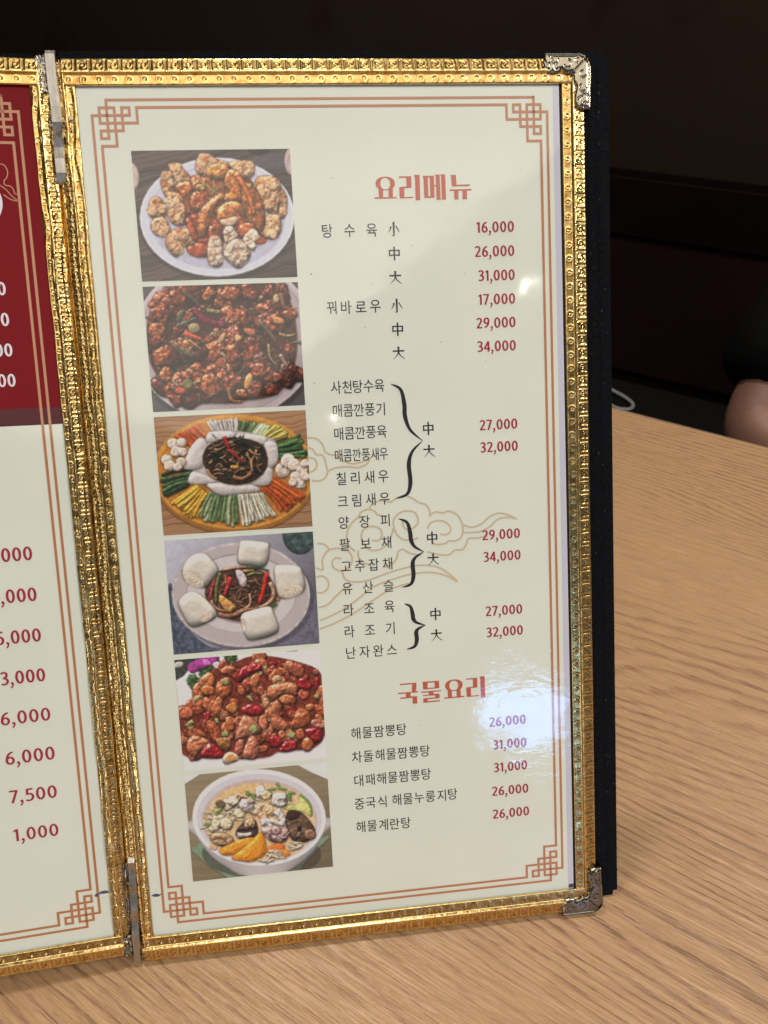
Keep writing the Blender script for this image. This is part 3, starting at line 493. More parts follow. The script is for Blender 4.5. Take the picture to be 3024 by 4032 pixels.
def picture_flower_rolls():
    s = Print([(192, 1195), (1461, 1107), (1517, 2060), (270, 2172)], 5, (160, 156, 172))
    v = np.linspace(0, 1, PH)[:, None]; u = np.linspace(0, 1, PW)[None]
    g = np.clip(1.12 - .35 * u - .18 * v - .25 * u * v, .3, 1.2) * (.93 + .14 * s.tex); s.im = np.array((168, 164, 180)) * g[..., None]
    s.poly([(225, 1590), (300, 1650), (360, 1900), (560, 2090), (700, 2110), (270, 2180)], (74, 80, 96), tex=.4)
    s.poly([(1400, 1750), (1520, 1700), (1530, 2070), (1000, 2120), (1200, 2040)], (100, 96, 112), tex=.2)
    s.ell(1350, 1120, 150, 185, (62, 76, 76), puff=.5, tex=.3)
    for i in range(7): s.ell(1260 + i * 40, 1130 + 60 * (i % 3), 26, 18, (92, 110, 106), alpha=.5)
    s.ell(870, 1680, 600, 450, (60, 58, 70), alpha=.45); s.ell(845, 1660, 590, 445, (128, 118, 122)); s.ell(845, 1650, 590, 445, (186, 177, 180))
    s.ell(845, 1654, 572, 428, (174, 164, 167), tex=.02); s.ell(850, 1636, 470, 338, (150, 140, 144)); s.ell(850, 1642, 462, 330, (192, 185, 187), tex=.03)
    s.ell(860, 1680, 320, 220, (110, 84, 78), alpha=.35)
    s.ell(850, 1640, 300, 235, (84, 56, 46), tex=.4, wob=.12, shadow=.4)
    K = dict(puff=.9, gloss=.35, shadow=.45, tex=.2)
    for i in range(150):
        a = s.rs.rand() * 6.28; r = math.sqrt(s.rs.rand()); x, y = 850 + 275 * r * math.cos(a), 1630 + 205 * r * math.sin(a)
        t = a + 1.57 + (s.rs.rand() - .5) * 1.8; L = 30 + 40 * s.rs.rand(); dx, dy = L * math.cos(t), L * .75 * math.sin(t)
        c = [(92, 60, 50), (60, 42, 36), (150, 104, 78), (112, 76, 62), (70, 62, 40), (128, 92, 80), (160, 110, 80)][s.rs.randint(7)]
        s.stick([(x - dx, y - dy), (x - dy * .35, y + dx * .35), (x + dx, y + dy)], 10 + 14 * s.rs.rand(), c, 6, **K)
    s.stick([(590, 1700), (640, 1770), (760, 1800)], 30, (176, 130, 100), 20, **K); s.stick([(920, 1640), (920, 1740), (800, 1800)], 26, (182, 134, 108), 18, **K); s.stick([(1095, 1540), (1130, 1640), (1080, 1720), (1000, 1760)], 44, (182, 138, 112), 24, **K)
    s.stick([(650, 1820), (760, 1830), (900, 1780), (1000, 1780)], 44, (132, 88, 66), 34, **K); s.stick([(690, 1440), (800, 1420), (910, 1412)], 26, (172, 130, 104), 18, **K); s.stick([(860, 1450), (960, 1440)], 24, (206, 150, 90), 18, **K)
    s.stick([(900, 1420), (1000, 1420), (1085, 1445)], 30, (70, 96, 62), 16, **K); s.stick([(900, 1490), (960, 1465), (1040, 1470)], 26, (110, 116, 64), 16, **K)
    s.stick([(640, 1440), (610, 1560), (575, 1700)], 34, (196, 70, 84), 20, **K); s.stick([(670, 1460), (640, 1570), (632, 1730)], 40, (106, 110, 60), 24, **K); s.stick([(760, 1500), (705, 1665)], 46, (176, 44, 46), 26, **K); s.stick([(715, 1480), (720, 1560)], 20, (200, 110, 60), 16, **K)
    s.stick([(1070, 1455), (1045, 1580), (1000, 1725)], 40, (206, 48, 36), 32, **K)
    s.poly([(660, 1650), (700, 1662), (815, 1750), (770, 1815), (700, 1775), (655, 1705)], (206, 150, 84), smooth=False, **K)
    s.poly([(800, 1450), (850, 1440), (900, 1510), (890, 1580), (850, 1580), (820, 1520)], (204, 186, 188), **K); s.stick([(800, 1480), (820, 1560), (870, 1590)], 14, (70, 48, 52), 8)
    s.poly([(1100, 1740), (1130, 1710), (1160, 1740), (1120, 1760)], (60, 76, 50)); s.stick([(1150, 1680), (1180, 1690)], 26, (196, 140, 80), 20, **K)
    B = dict(puff=.85, tex=.04, gloss=0, shadow=.5, bump=.12, light=(-.25, -.95)); bun = (232, 224, 212)
    s.poly([(345, 1430), (400, 1340), (480, 1296), (560, 1310), (650, 1415), (645, 1470), (600, 1530), (545, 1590), (450, 1580), (360, 1520)], bun, **B)
    s.poly([(835, 1215), (870, 1186), (1060, 1200), (1090, 1235), (1080, 1350), (1040, 1410), (930, 1400), (822, 1378)], bun, **B)
    s.poly([(1130, 1420), (1200, 1390), (1340, 1402), (1375, 1470), (1395, 1570), (1350, 1640), (1200, 1680), (1150, 1620)], bun, **B)
    s.poly([(310, 1720), (380, 1640), (450, 1626), (540, 1680), (640, 1800), (600, 1870), (430, 1930), (350, 1830)], bun, **B)
    s.poly([(855, 1815), (960, 1775), (1080, 1746), (1120, 1780), (1168, 1940), (1100, 2000), (930, 2040), (880, 1990), (855, 1900)], bun, **B)
    for cx, cy, rx, ry, ro, k in [(440, 1515, 105, 62, 40, 3), (1272, 1618, 104, 52, -14, 3), (548, 1845, 60, 34, -28, 2), (868, 1900, 20, 70, -10, 1)]:
        s.ell(cx, cy, rx * 1.06, ry * 1.08, (186, 172, 158), ro, alpha=.55); s.ell(cx, cy, rx, ry, (216, 203, 188), ro, puff=.3, bump=.1, alpha=.95)
        pts = []; a = math.radians(ro)
        for i in range(22):
            t = i / 21; r = 1 - t * .9; q = t * k * 6.28 + 2.5; x, y = rx * r * math.cos(q) * .85, ry * r * math.sin(q) * .85
            pts.append((cx + x * math.cos(a) - y * math.sin(a), cy + x * math.sin(a) + y * math.cos(a)))
        s.stick(pts, 9, (160, 140, 122), 5, alpha=.85)
    return s.finish()
def picture_chili_peanut_chicken():
    s = Print([(105, 180), (1370, 72), (1420, 1030), (180, 1140)], 21, (216, 212, 226))
    s.im *= (.98 + .05 * s.tex)[..., None]
    s.poly([(90, 170), (480, 140), (500, 200), (250, 240), (180, 320), (110, 360)], (58, 62, 58), smooth=False, tex=.4); s.ell(140, 220, 44, 26, (196, 190, 184), -15, puff=.5)
    s.poly([(1100, 80), (1180, 78), (1170, 95), (1040, 100)], (70, 66, 70), smooth=False)
    for x, y, n in [(590, 170, 26), (430, 250, 16), (350, 260, 16), (270, 360, 24), (300, 410, 14)]:
        for _ in range(n):
            s.blob(x + 80 * (s.rs.rand() - .5), y + 80 * (s.rs.rand() - .5), 14 + 14 * s.rs.rand(), [(66, 94, 50), (44, 70, 38), (96, 124, 74)][s.rs.randint(3)], puff=.6, irr=.6, shadow=.3)
    s.poly([(215, 245), (250, 200), (330, 165), (430, 150), (490, 150), (470, 200), (400, 235), (330, 262), (260, 295)], (172, 66, 150), puff=.7, tex=.2); s.poly([(430, 215), (480, 190), (515, 240), (480, 260)], (226, 206, 216), puff=.5); s.poly([(350, 170), (400, 180), (420, 215), (360, 220)], (206, 120, 190), puff=.4)
    mass = [(320, 400), (380, 290), (520, 235), (640, 190), (720, 155), (840, 135), (1000, 150), (1180, 190), (1350, 260), (1420, 420), (1425, 560), (1430, 700), (1410, 810), (1370, 890), (1300, 940), (1180, 960), (1010, 970), (900, 1020), (720, 1030), (640, 985), (500, 1015), (340, 1015), (220, 1015), (150, 960), (130, 840), (120, 700), (140, 580), (240, 560), (300, 480)]
    s.poly(mass, (112, 46, 32), tex=.4, shadow=.35)
    G = dict(puff=1.05, gloss=.7, shadow=.5, tex=.22, bump=1.0)
    def piece(x, y):
        k = s.rs.randint(12)
        if k < 6:
            c = [(186, 98, 62), (170, 80, 48), (198, 116, 78), (160, 68, 44)][s.rs.randint(4)]; s.blob(x, y, 46 + 34 * s.rs.rand(), c, .8, s.rs.rand() * 180, 7, .35, col2=np.array(c) * .75, **G)
        elif k < 10: s.ell(x, y, 46, 31, [(190, 106, 62), (172, 88, 54)][s.rs.randint(2)], s.rs.rand() * 180, wob=.1, **G)
        elif k < 11: s.blob(x, y, 44, (134, 22, 28), .5, s.rs.rand() * 180, 8, .2, **G)
        else: s.blob(x, y, 28, (156, 150, 92), .8, 0, 5, .3, **G)
    s.scatter(mass, 120, piece)
    for p, c in [([(320, 350), (400, 280), (455, 330), (440, 400), (370, 420), (325, 400)], (196, 112, 68)), ([(500, 270), (560, 225), (640, 250), (600, 290), (530, 300)], (190, 100, 62)), ([(900, 460), (940, 390), (1150, 370), (1165, 480), (1060, 470), (960, 520), (905, 500)], (190, 112, 74)), ([(910, 620), (985, 520), (1035, 590), (1010, 650), (1100, 740), (1060, 790), (960, 780), (930, 700)], (186, 104, 70)), ([(1100, 740), (1180, 590), (1270, 620), (1280, 720), (1200, 770), (1120, 760)], (176, 90, 52)),
                 ([(620, 870), (650, 740), (700, 655), (790, 690), (860, 800), (790, 830), (700, 850)], (200, 124, 92)), ([(680, 1000), (740, 850), (800, 840), (835, 940), (800, 1030), (720, 1035)], (196, 112, 86)), ([(612, 970), (640, 880), (700, 870), (690, 960), (650, 1005)], (196, 104, 84)), ([(205, 900), (260, 830), (360, 850), (420, 900), (330, 960), (290, 1010), (220, 980)], (196, 112, 78)), ([(415, 600), (480, 490), (520, 540), (500, 620), (480, 660), (440, 640)], (200, 110, 70)), ([(545, 580), (620, 540), (650, 590), (620, 640), (560, 620)], (196, 116, 56)), ([(370, 720), (430, 700), (500, 780), (490, 880), (430, 870)], (176, 86, 50)), ([(140, 590), (230, 580), (270, 640), (230, 690), (150, 680)], (200, 100, 66)), ([(1080, 210), (1200, 200), (1230, 290), (1180, 330), (1090, 270)], (172, 88, 60)), ([(460, 860), (580, 850), (585, 930), (540, 960), (480, 930)], (150, 96, 52))]:
        s.poly(p, c, col2=np.array(c) * .86, **G)
    for x, y, rx, ry, ro, c in [(395, 440, 68, 45, 5, (182, 98, 50)), (530, 450, 58, 46, 5, (172, 84, 44)), (795, 350, 40, 66, 25, (196, 112, 74)), (1085, 520, 78, 45, 5, (176, 94, 60)), (870, 720, 42, 68, -10, (190, 108, 78)), (578, 740, 42, 58, -15, (176, 92, 50)), (1225, 470, 52, 50, 0, (180, 84, 62)), (1030, 820, 34, 36, 0, (190, 100, 72)), (1252, 910, 54, 64, 15, (184, 102, 62)), (892, 545, 30, 46, 5, (210, 150, 106)), (1190, 820, 40, 50, 0, (176, 88, 56)), (850, 440, 28, 40, 0, (176, 86, 60)), (1330, 275, 26, 24, 0, (180, 96, 70)), (1360, 730, 80, 44, 10, (180, 106, 86)), (240, 760, 30, 26, 0, (160, 120, 70))]:
        s.ell(x, y, rx, ry, c, ro, wob=.08, **G)
    for p in ([(630, 350), (690, 240), (830, 200), (860, 260), (760, 300), (670, 360)], [(670, 610), (740, 560), (860, 580), (880, 630), (800, 665), (720, 640)], [(320, 1010), (400, 895), (520, 965), (535, 1010), (450, 1030)], [(1000, 960), (1060, 880), (1150, 880), (1155, 940), (1080, 975)], [(1230, 790), (1330, 760), (1385, 820), (1360, 890), (1290, 870)], [(920, 850), (980, 830), (1040, 880), (1000, 930), (930, 920)], [(1170, 350), (1230, 330), (1300, 390), (1260, 440), (1180, 410)], [(1310, 400), (1340, 315), (1362, 350), (1345, 430)], [(350, 650), (400, 620), (420, 660), (380, 700)]):
        s.poly(p, (142, 24, 28), puff=1, gloss=1.2, shadow=.5, tex=.25)
    for p in ([(740, 790), (765, 728), (805, 740), (820, 785), (785, 820)], [(500, 360), (530, 335), (580, 370), (540, 400)], [(870, 230), (905, 225), (905, 265), (875, 260)], [(505, 800), (570, 795), (565, 835), (510, 840)], [(1075, 840), (1100, 785), (1150, 820), (1130, 860)], [(720, 490), (760, 480), (790, 540), (760, 530)], [(190, 740), (250, 690), (280, 720), (210, 760)], [(260, 520), (330, 480), (340, 500), (280, 540)], [(980, 330), (1030, 330), (1020, 355), (985, 355)]):
        s.poly(p, (148, 152, 96), puff=.8, gloss=.5, shadow=.4, smooth=False)
    s.poly([(512, 1040), (540, 985), (600, 972), (655, 1010), (650, 1045), (590, 1070), (540, 1082)], (224, 186, 146), puff=1, gloss=.5, shadow=.3); s.ell(590, 1018, 34, 24, (196, 120, 60), alpha=.8)
    for _ in range(130):
        x = 180 + 1200 * s.rs.rand(); y = 190 + 800 * s.rs.rand()
        s.ell(x, y, 3 + 4 * s.rs.rand(), 2 + 3 * s.rs.rand(), (255, 232, 220), alpha=.6 if s.im[min(PH - 1, max(0, int(s.T([(x, y)])[0][1]))), min(PW - 1, max(0, int(s.T([(x, y)])[0][0]))), 1] < 150 else 0)
    return s.finish()
def picture_seafood_soup():
    s = Print([(190, 1185), (1435, 1065), (1480, 1965), (262, 2112)], 9, (136, 122, 98))
    s.grain((124, 110, 86), (150, 136, 112), .05, 2, 40, .8); s.lightmap(1.05, 1.0, .78, .92)
    s.poly([(180, 1150), (345, 1160), (186, 1262)], (206, 212, 230), smooth=False, tex=.02); s.poly([(1170, 1080), (1440, 1050), (1450, 1215), (1300, 1150)], (206, 212, 230), smooth=False, tex=.02)
    s.poly([(245, 1830), (330, 1770), (600, 1900), (900, 1990), (1240, 1800), (1440, 1690), (1452, 1710), (1290, 1870), (1160, 2030), (580, 2080), (380, 1950)], (118, 142, 118), smooth=False, tex=.06, shadow=.4)
    s.ell(860, 1860, 520, 220, (60, 54, 50), alpha=.55)
    s.poly([(262, 1570), (300, 1720), (420, 1880), (560, 1980), (680, 2045), (860, 2055), (1020, 2035), (1160, 1960), (1310, 1830), (1400, 1680), (1420, 1540)], (186, 180, 184), puff=.3, tex=.02, bump=0)
    s.ell(840, 1545, 580, 420, (214, 216, 232), tex=.02); s.ell(843, 1552, 545, 388, (196, 192, 202), tex=.03)
    s.ell(846, 1572, 500, 360, (190, 170, 160), tex=.05); s.ell(846, 1590, 482, 345, (206, 168, 124), tex=.15, col2=(218, 190, 156)); s.ell(700, 1330, 180, 60, (222, 170, 110), -18, alpha=.5)
    K = dict(puff=.9, gloss=.35, shadow=.35, tex=.15)
    def noo(x, y):
        a = s.rs.rand() * 6.28; L = 30 + 40 * s.rs.rand(); dx, dy = L * math.cos(a), L * .6 * math.sin(a)
        s.stick([(x - dx, y - dy), (x - dy * .5, y + dx * .4), (x + dx, y + dy)], 13 + 9 * s.rs.rand(), [(232, 218, 176), (222, 204, 160), (238, 226, 206)][s.rs.randint(3)], 7, **K)
    s.scatter([(380, 1500), (480, 1420), (640, 1330), (860, 1290), (1120, 1340), (1140, 1450), (900, 1480), (700, 1560), (640, 1660), (420, 1700), (370, 1620)], 100, noo)
    W = dict(puff=1, gloss=.45, shadow=.45, tex=.1, bump=1.3)
    for x, y, r, c in [(860, 1320, 58, (230, 222, 212)), (910, 1350, 44, (222, 196, 150)), (1020, 1395, 78, (230, 220, 214)), (1050, 1360, 40, (226, 216, 206)), (560, 1440, 60, (226, 206, 180)), (620, 1400, 50, (230, 214, 190)), (880, 1460, 64, (224, 176, 136)), (830, 1480, 52, (228, 190, 156)), (950, 1480, 54, (226, 184, 146)), (880, 1530, 46, (228, 178, 130)), (680, 1510, 54, (232, 214, 176)), (490, 1580, 70, (226, 210, 170)), (560, 1600, 60, (220, 200, 164)), (450, 1640, 44, (226, 206, 170))]:
        s.blob(x, y, r, c, .85, 0, 10, .2, **W)
    s.ell(510, 1430, 46, 34, (120, 96, 76), 20, puff=.9, shadow=.4)
    s.ell(735, 1440, 68, 58, (216, 196, 196), 15, **W); s.stick([(675, 1410), (690, 1375), (740, 1380)], 14, (70, 50, 52), 8, puff=.4); s.ell(770, 1400, 30, 24, (206, 180, 176), **W)
    s.poly([(1080, 1460), (1190, 1420), (1195, 1345), (1260, 1400), (1308, 1480), (1295, 1540), (1230, 1500), (1140, 1500)], (216, 212, 130), puff=.5, tex=.1); s.stick([(1200, 1345), (1280, 1420), (1300, 1530)], 24, (110, 142, 70), 14, puff=.4); s.ell(1130, 1460, 40, 26, (196, 200, 120), puff=.4)
    for x, y, L, a in [(775, 1345, 40, .2), (745, 1335, 26, 1.2), (1010, 1260, 22, .9), (1050, 1295, 40, .2), (960, 1300, 30, -.2), (1110, 1370, 36, 1.2), (1130, 1330, 30, .1), (490, 1500, 40, 2.2), (400, 1610, 30, 0), (800, 1372, 22, 1.3)]:
        s.stick([(x - L * math.cos(a), y - L * math.sin(a)), (x + L * math.cos(a), y + L * math.sin(a))], 30, (112, 146, 72), 16, puff=.6, shadow=.3)
    s.poly([(1075, 1540), (1110, 1480), (1180, 1490), (1240, 1520), (1310, 1610), (1325, 1680), (1260, 1750), (1150, 1750), (1100, 1690), (1080, 1620)], (104, 80, 62), puff=1, gloss=.5, tex=.3, shadow=.5); s.poly([(1075, 1540), (1110, 1480), (1200, 1490), (1190, 1540), (1120, 1570)], (62, 42, 36), puff=.8); s.ell(1195, 1640, 20, 26, (40, 30, 26)); s.ell(1285, 1690, 50, 46, (150, 110, 80), puff=1, gloss=.5, shadow=.4)
    s.poly([(640, 1700), (660, 1640), (740, 1560), (810, 1570), (835, 1660), (800, 1720), (700, 1740)], (84, 64, 62), puff=.8, tex=.3, shadow=.5); s.poly([(720, 1580), (780, 1550), (812, 1600), (780, 1660), (720, 1640)], (206, 170, 130), **W); s.stick([(650, 1700), (720, 1700), (780, 1685)], 46, (226, 206, 200), 30, **W); s.stick([(650, 1660), (740, 1650), (830, 1640)], 20, (36, 28, 34), 12, puff=.5)
    for i in range(6): s.stick([(770, 1640), (770 + 60 * math.cos(i), 1620 + 40 * math.sin(i))], 10, (30, 24, 30), 4)
    s.stick([(860, 1590), (920, 1580), (960, 1640)], 66, (228, 218, 224), 50, **W); s.stick([(990, 1480), (1040, 1540), (1050, 1640)], 70, (232, 224, 222), 46, **W); s.stick([(940, 1560), (1000, 1590), (1060, 1600)], 44, (236, 220, 206), 36, **W)
    s.poly([(860, 1640), (930, 1620), (1020, 1640), (1080, 1620), (1100, 1690), (1060, 1750), (980, 1760), (900, 1720)], (186, 150, 146), **W)
    for r in (52, 34, 16): s.ell(990, 1655, r, r * .9, (150, 112, 112) if r != 34 else (206, 172, 164), puff=.6, gloss=.4)
    s.stick([(930, 1680), (960, 1740), (1060, 1750), (1100, 1690)], 18, (120, 84, 84), 10, **W); s.stick([(1010, 1700), (1060, 1720), (1105, 1670)], 16, (214, 186, 180), 8, **W)
    s.ell(520, 1740, 108, 62, (172, 138, 104), 12, **W); s.stick([(440, 1745), (490, 1725), (540, 1745), (560, 1770)], 14, (90, 62, 44), 8); s.ell(440, 1810, 40, 24, (210, 170, 130), 20, puff=.6)
    s.poly([(490, 1840), (560, 1790), (700, 1730), (800, 1722), (770, 1790), (640, 1860), (540, 1880)], (230, 140, 42), puff=.55, tex=.08, gloss=.3, shadow=.4)
    s.poly([(600, 1900), (720, 1800), (830, 1690), (870, 1680), (905, 1780), (890, 1870), (780, 1930), (700, 1930)], (234, 144, 44), puff=.55, tex=.08, gloss=.3, shadow=.35)
    s.stick([(700, 1900), (800, 1800), (860, 1700)], 8, (246, 176, 84), 4, alpha=.8); s.stick([(760, 1920), (840, 1800), (870, 1710)], 6, (210, 116, 30), 4, alpha=.7); s.stick([(560, 1850), (680, 1790), (780, 1740)], 7, (246, 176, 84), 4, alpha=.8)
    s.poly([(915, 1800), (1000, 1770), (1060, 1780), (1060, 1850), (980, 1880), (920, 1850)], (224, 120, 50), puff=.6, tex=.15); s.poly([(1000, 1870), (1050, 1820), (1105, 1840), (1100, 1880), (1020, 1885)], (226, 140, 60), puff=.5)
    def nn2(x, y):
        a = -.6 + s.rs.rand(); L = 22 + 30 * s.rs.rand(); dx, dy = L * math.cos(a), L * math.sin(a); s.stick([(x - dx, y - dy), (x + dx, y + dy)], 16, (226, 206, 184), 9, **K)
    s.scatter([(860, 1900), (940, 1840), (1020, 1830), (1060, 1900), (960, 1935), (870, 1925)], 24, nn2); s.scatter([(1130, 1760), (1230, 1750), (1210, 1820), (1120, 1850)], 14, nn2)
    return s.finish()
# ---------------------------------------------------------------- the menu book
MENU = bpy.data.objects.new('menu_book', None); COL.objects.link(MENU); MENU.rotation_euler = (math.radians(-28), 0, 0); MENU.empty_display_size = .05
tag(MENU, label='open restaurant menu with gold embossed edges and black velvet cover, standing on the wooden table', category='menu')
XH = -13.5; PHI = math.radians(5)
def RT(x, z, h): return np.stack([x, -h, z], -1) * .001 if isinstance(x, np.ndarray) else (x * .001, -h * .001, z * .001)
def LT(x, z, h):
    a = (XH + x * math.cos(PHI) + h * math.sin(PHI), x * math.sin(PHI) - h * math.cos(PHI), z)
    return np.stack(a, -1) * .001 if isinstance(x, np.ndarray) else tuple(q * .001 for q in a)
def slab(name, T, x0, x1, z0, z1, h0, h1, mat, parent, bevel=0):
    bm = bmesh.new(); bm_box(bm, (x0, z0, h0), (x1, z1, h1), bevel)
    for v in bm.verts: v.co = Vector(T(*v.co))
    bmesh.ops.recalc_face_normals(bm, faces=bm.faces); return from_bm(name, bm, mat, parent)
def sheet(name, T, x0, x1, z0, z1, h, mat, parent):
    return obj(name, [T(x0, z0, h), T(x1, z0, h), T(x1, z1, h), T(x0, z1, h)], [(0, 1, 2, 3)], mat, parent)
slab('leaf_board', RT, -8.2, 192.2, 2.6, 365.8, -3.4, -.4, M_board, MENU)
slab('leaf_board', LT, -212, -3.6, 6.0, 366, -3.4, -.4, M_board, MENU)
PAGE = slab('page', RT, -4.9, 182.5, 11.0, 357.2, -.3, 0, M_paper, MENU); PAGE['label'] = 'cream page of priced dishes with six food pictures'
PAGEL = slab('page', LT, -206, -7.0, 13.0, 357.3, -.3, 0, M_paper, MENU); PAGEL['label'] = 'neighbouring page with red top panel'
sheet('film_edge', RT, 180.0, 182.3, 11.4, 357, .06, M_edge, PAGE); sheet('corner_mark', RT, 180.3, 182.4, 11.6, 13.4, .12, plain('grey_ink', (.06, .06, .09), .5), PAGE)
# ---- polygons and strokes on a page: everything is thin geometry just above the paper
def poly_faces(P, holes=()):
    from mathutils.geometry import tessellate_polygon
    loops = [[Vector((p[0], p[1], 0)) for p in L] for L in [P, *holes]]
    return [tuple(p) for L in [P, *holes] for p in L], [tuple(t) for t in tessellate_polygon(loops)]
class Ink:
    def __init__(s): s.v = []; s.f = []
    def add(s, P, F, h=0.0):
        n = len(s.v); s.v += [(p[0], p[1], h) for p in P]; s.f += [tuple(i + n for i in f) for f in F]
    def poly(s, P, holes=(), h=0.0): s.add(*poly_faces(P, holes), h)
    def stroke(s, P, w, w2=None, hv=1.0, h=0.0, smooth=0, closed=False, taper=None):
        P = np.array(P, float)
        if smooth and len(P) > 2:
            Q = []; n = len(P); R = range(n) if closed else range(n - 1)
            for i in R:
                g = (lambda k: P[k % n]) if closed else (lambda k: P[min(max(k, 0), n - 1)])
                a, b, c, d = g(i - 1), g(i), g(i + 1), g(i + 2)
                for j in range(smooth):
                    t = j / smooth; Q.append(.5 * (2 * b + (c - a) * t + (2 * a - 5 * b + 4 * c - d) * t * t + (3 * b - a - 3 * c + d) * t ** 3))
            if not closed: Q.append(P[-1])
            P = np.array(Q)
        n = len(P); L, Rr = [], []
        for i in range(n):
            a = P[(i - 1) % n] if (closed or i) else P[i]; c = P[(i + 1) % n] if (closed or i < n - 1) else P[i]
            d1 = P[i] - a; d2 = c - P[i]
            if not np.any(d1): d1 = d2
            if not np.any(d2): d2 = d1
            d1 = d1 / np.hypot(*d1); d2 = d2 / np.hypot(*d2); t = d1 + d2; q = np.hypot(*t); t = t / q if q > 1e-6 else d1
            nn = np.array([-t[1], t[0]]); k = 1 / max(.5, abs(nn @ np.array([-d1[1], d1[0]])))
            f = i / max(1, n - 1); ww = w if w2 is None else w + (w2 - w) * f
            if taper: ww = w * float(np.interp(f, *taper))
            ww *= math.sqrt((t[1]) ** 2 + (hv * t[0]) ** 2)
            L.append(P[i] + nn * ww * k / 2); Rr.append(P[i] - nn * ww * k / 2)
        V = [tuple(p) for p in L + Rr]; F = [(i, i + 1, n + i + 1, n + i) for i in range(n - 1)]
        if closed: F.append((n - 1, 0, n, 2 * n - 1))
        s.add(V, F, h)
    def make(s, name, T, h, mat, parent):
        V = [T(x, z, h + q) for x, z, q in s.v]; o = obj(name, V, s.f, mat, parent)
        me = o.data; n0 = np.array([0, -1, 0.])
        bm = bmesh.new(); bm.from_mesh(me)
        for f in bm.faces:
            if f.normal.y > 0: f.normal_flip()
        bm.to_mesh(me); bm.free(); return o
# border lines with the knotted corners
U = 2.77; KNOT1 = [(2, 0), (2, 5), (1, 5), (1, 4), (4, 4), (4, 1), (5, 1), (5, 2), (0, 2)]; KNOT2 = [(6, 1), (6, 3), (1, 3), (1, 1), (3, 1), (3, 6), (1, 6)]
def border(T, x0, x1, z0, z1, mat, parent, h=.12):
    for K in (KNOT1, KNOT2):
        ink = Ink(); c = []
        def corner(cx, cz, sx, sz, rev):
            L = [(cx + sx * u * U, cz + sz * v * U) for u, v in K]; return L[::-1] if rev else L
        loop = corner(x1, z1, -1, -1, False) + corner(x1, z0, -1, 1, True) + corner(x0, z0, 1, 1, False) + corner(x0, z1, 1, -1, True)
        n = len(loop)
        for i in range(n):
            a, b = np.array(loop[i]), np.array(loop[(i + 1) % n]); d = b - a; L = np.hypot(*d)
            if L < 1e-6: continue
            d = d / L * .5; ink.stroke([a - d, b + d], 1.0, h=.004 * (i % 7))
        ink.make('border_line', T, h, mat, parent)
border(RT, .5, 177.5, 16.2, 352.2, M_bronze, PAGE); border(LT, -188.5, -12.3, 19.8, 353.4, M_goldink, PAGEL)
# cloud motif
ink = Ink()
for i, c in enumerate(CLOUDS): ink.stroke(c, .75, smooth=5, h=.004 * (i % 9))
ink.make('cloud_motif', RT, .06, M_cloud, PAGE)
# Hangul and numerals
_fc = {}
def glyph(ch):
    if ch not in _fc:
        cu = bpy.data.curves.new('g', 'FONT'); cu.body = ch; cu.resolution_u = 4; cu.offset = 0; o = bpy.data.objects.new('g', cu); COL.objects.link(o)
        me = bpy.data.meshes.new_from_object(o); V = np.array([v.co[:2] for v in me.vertices]); F = [tuple(p.vertices) for p in me.polygons]
        mid = (V.min(0) + V.max(0)) / 2; _fc[ch] = (V - mid, F); bpy.data.objects.remove(o); bpy.data.curves.remove(cu); bpy.data.meshes.remove(me)
    return _fc[ch]
for txt, P in NAMES:
    ink = Ink(); sp = min(math.dist(P[i], P[i + 1]) for i in range(len(P) - 1)); em = 5.75; sx = min(.90, sp / (em * .90))
    for ch, p in zip(txt, P):
        V, F = glyph(ch); ink.add([(p[0] + x * em * sx, p[1] + y * em) for x, y in V], F)
    ink.make('dish_name', RT, .15, M_black, PAGE)
DIG = {'1': 'p', '2': .60, '3': .57, '4': .62, '5': .57, '6': .60, '7': .57, '8': .60, '9': .60, '0': .63}
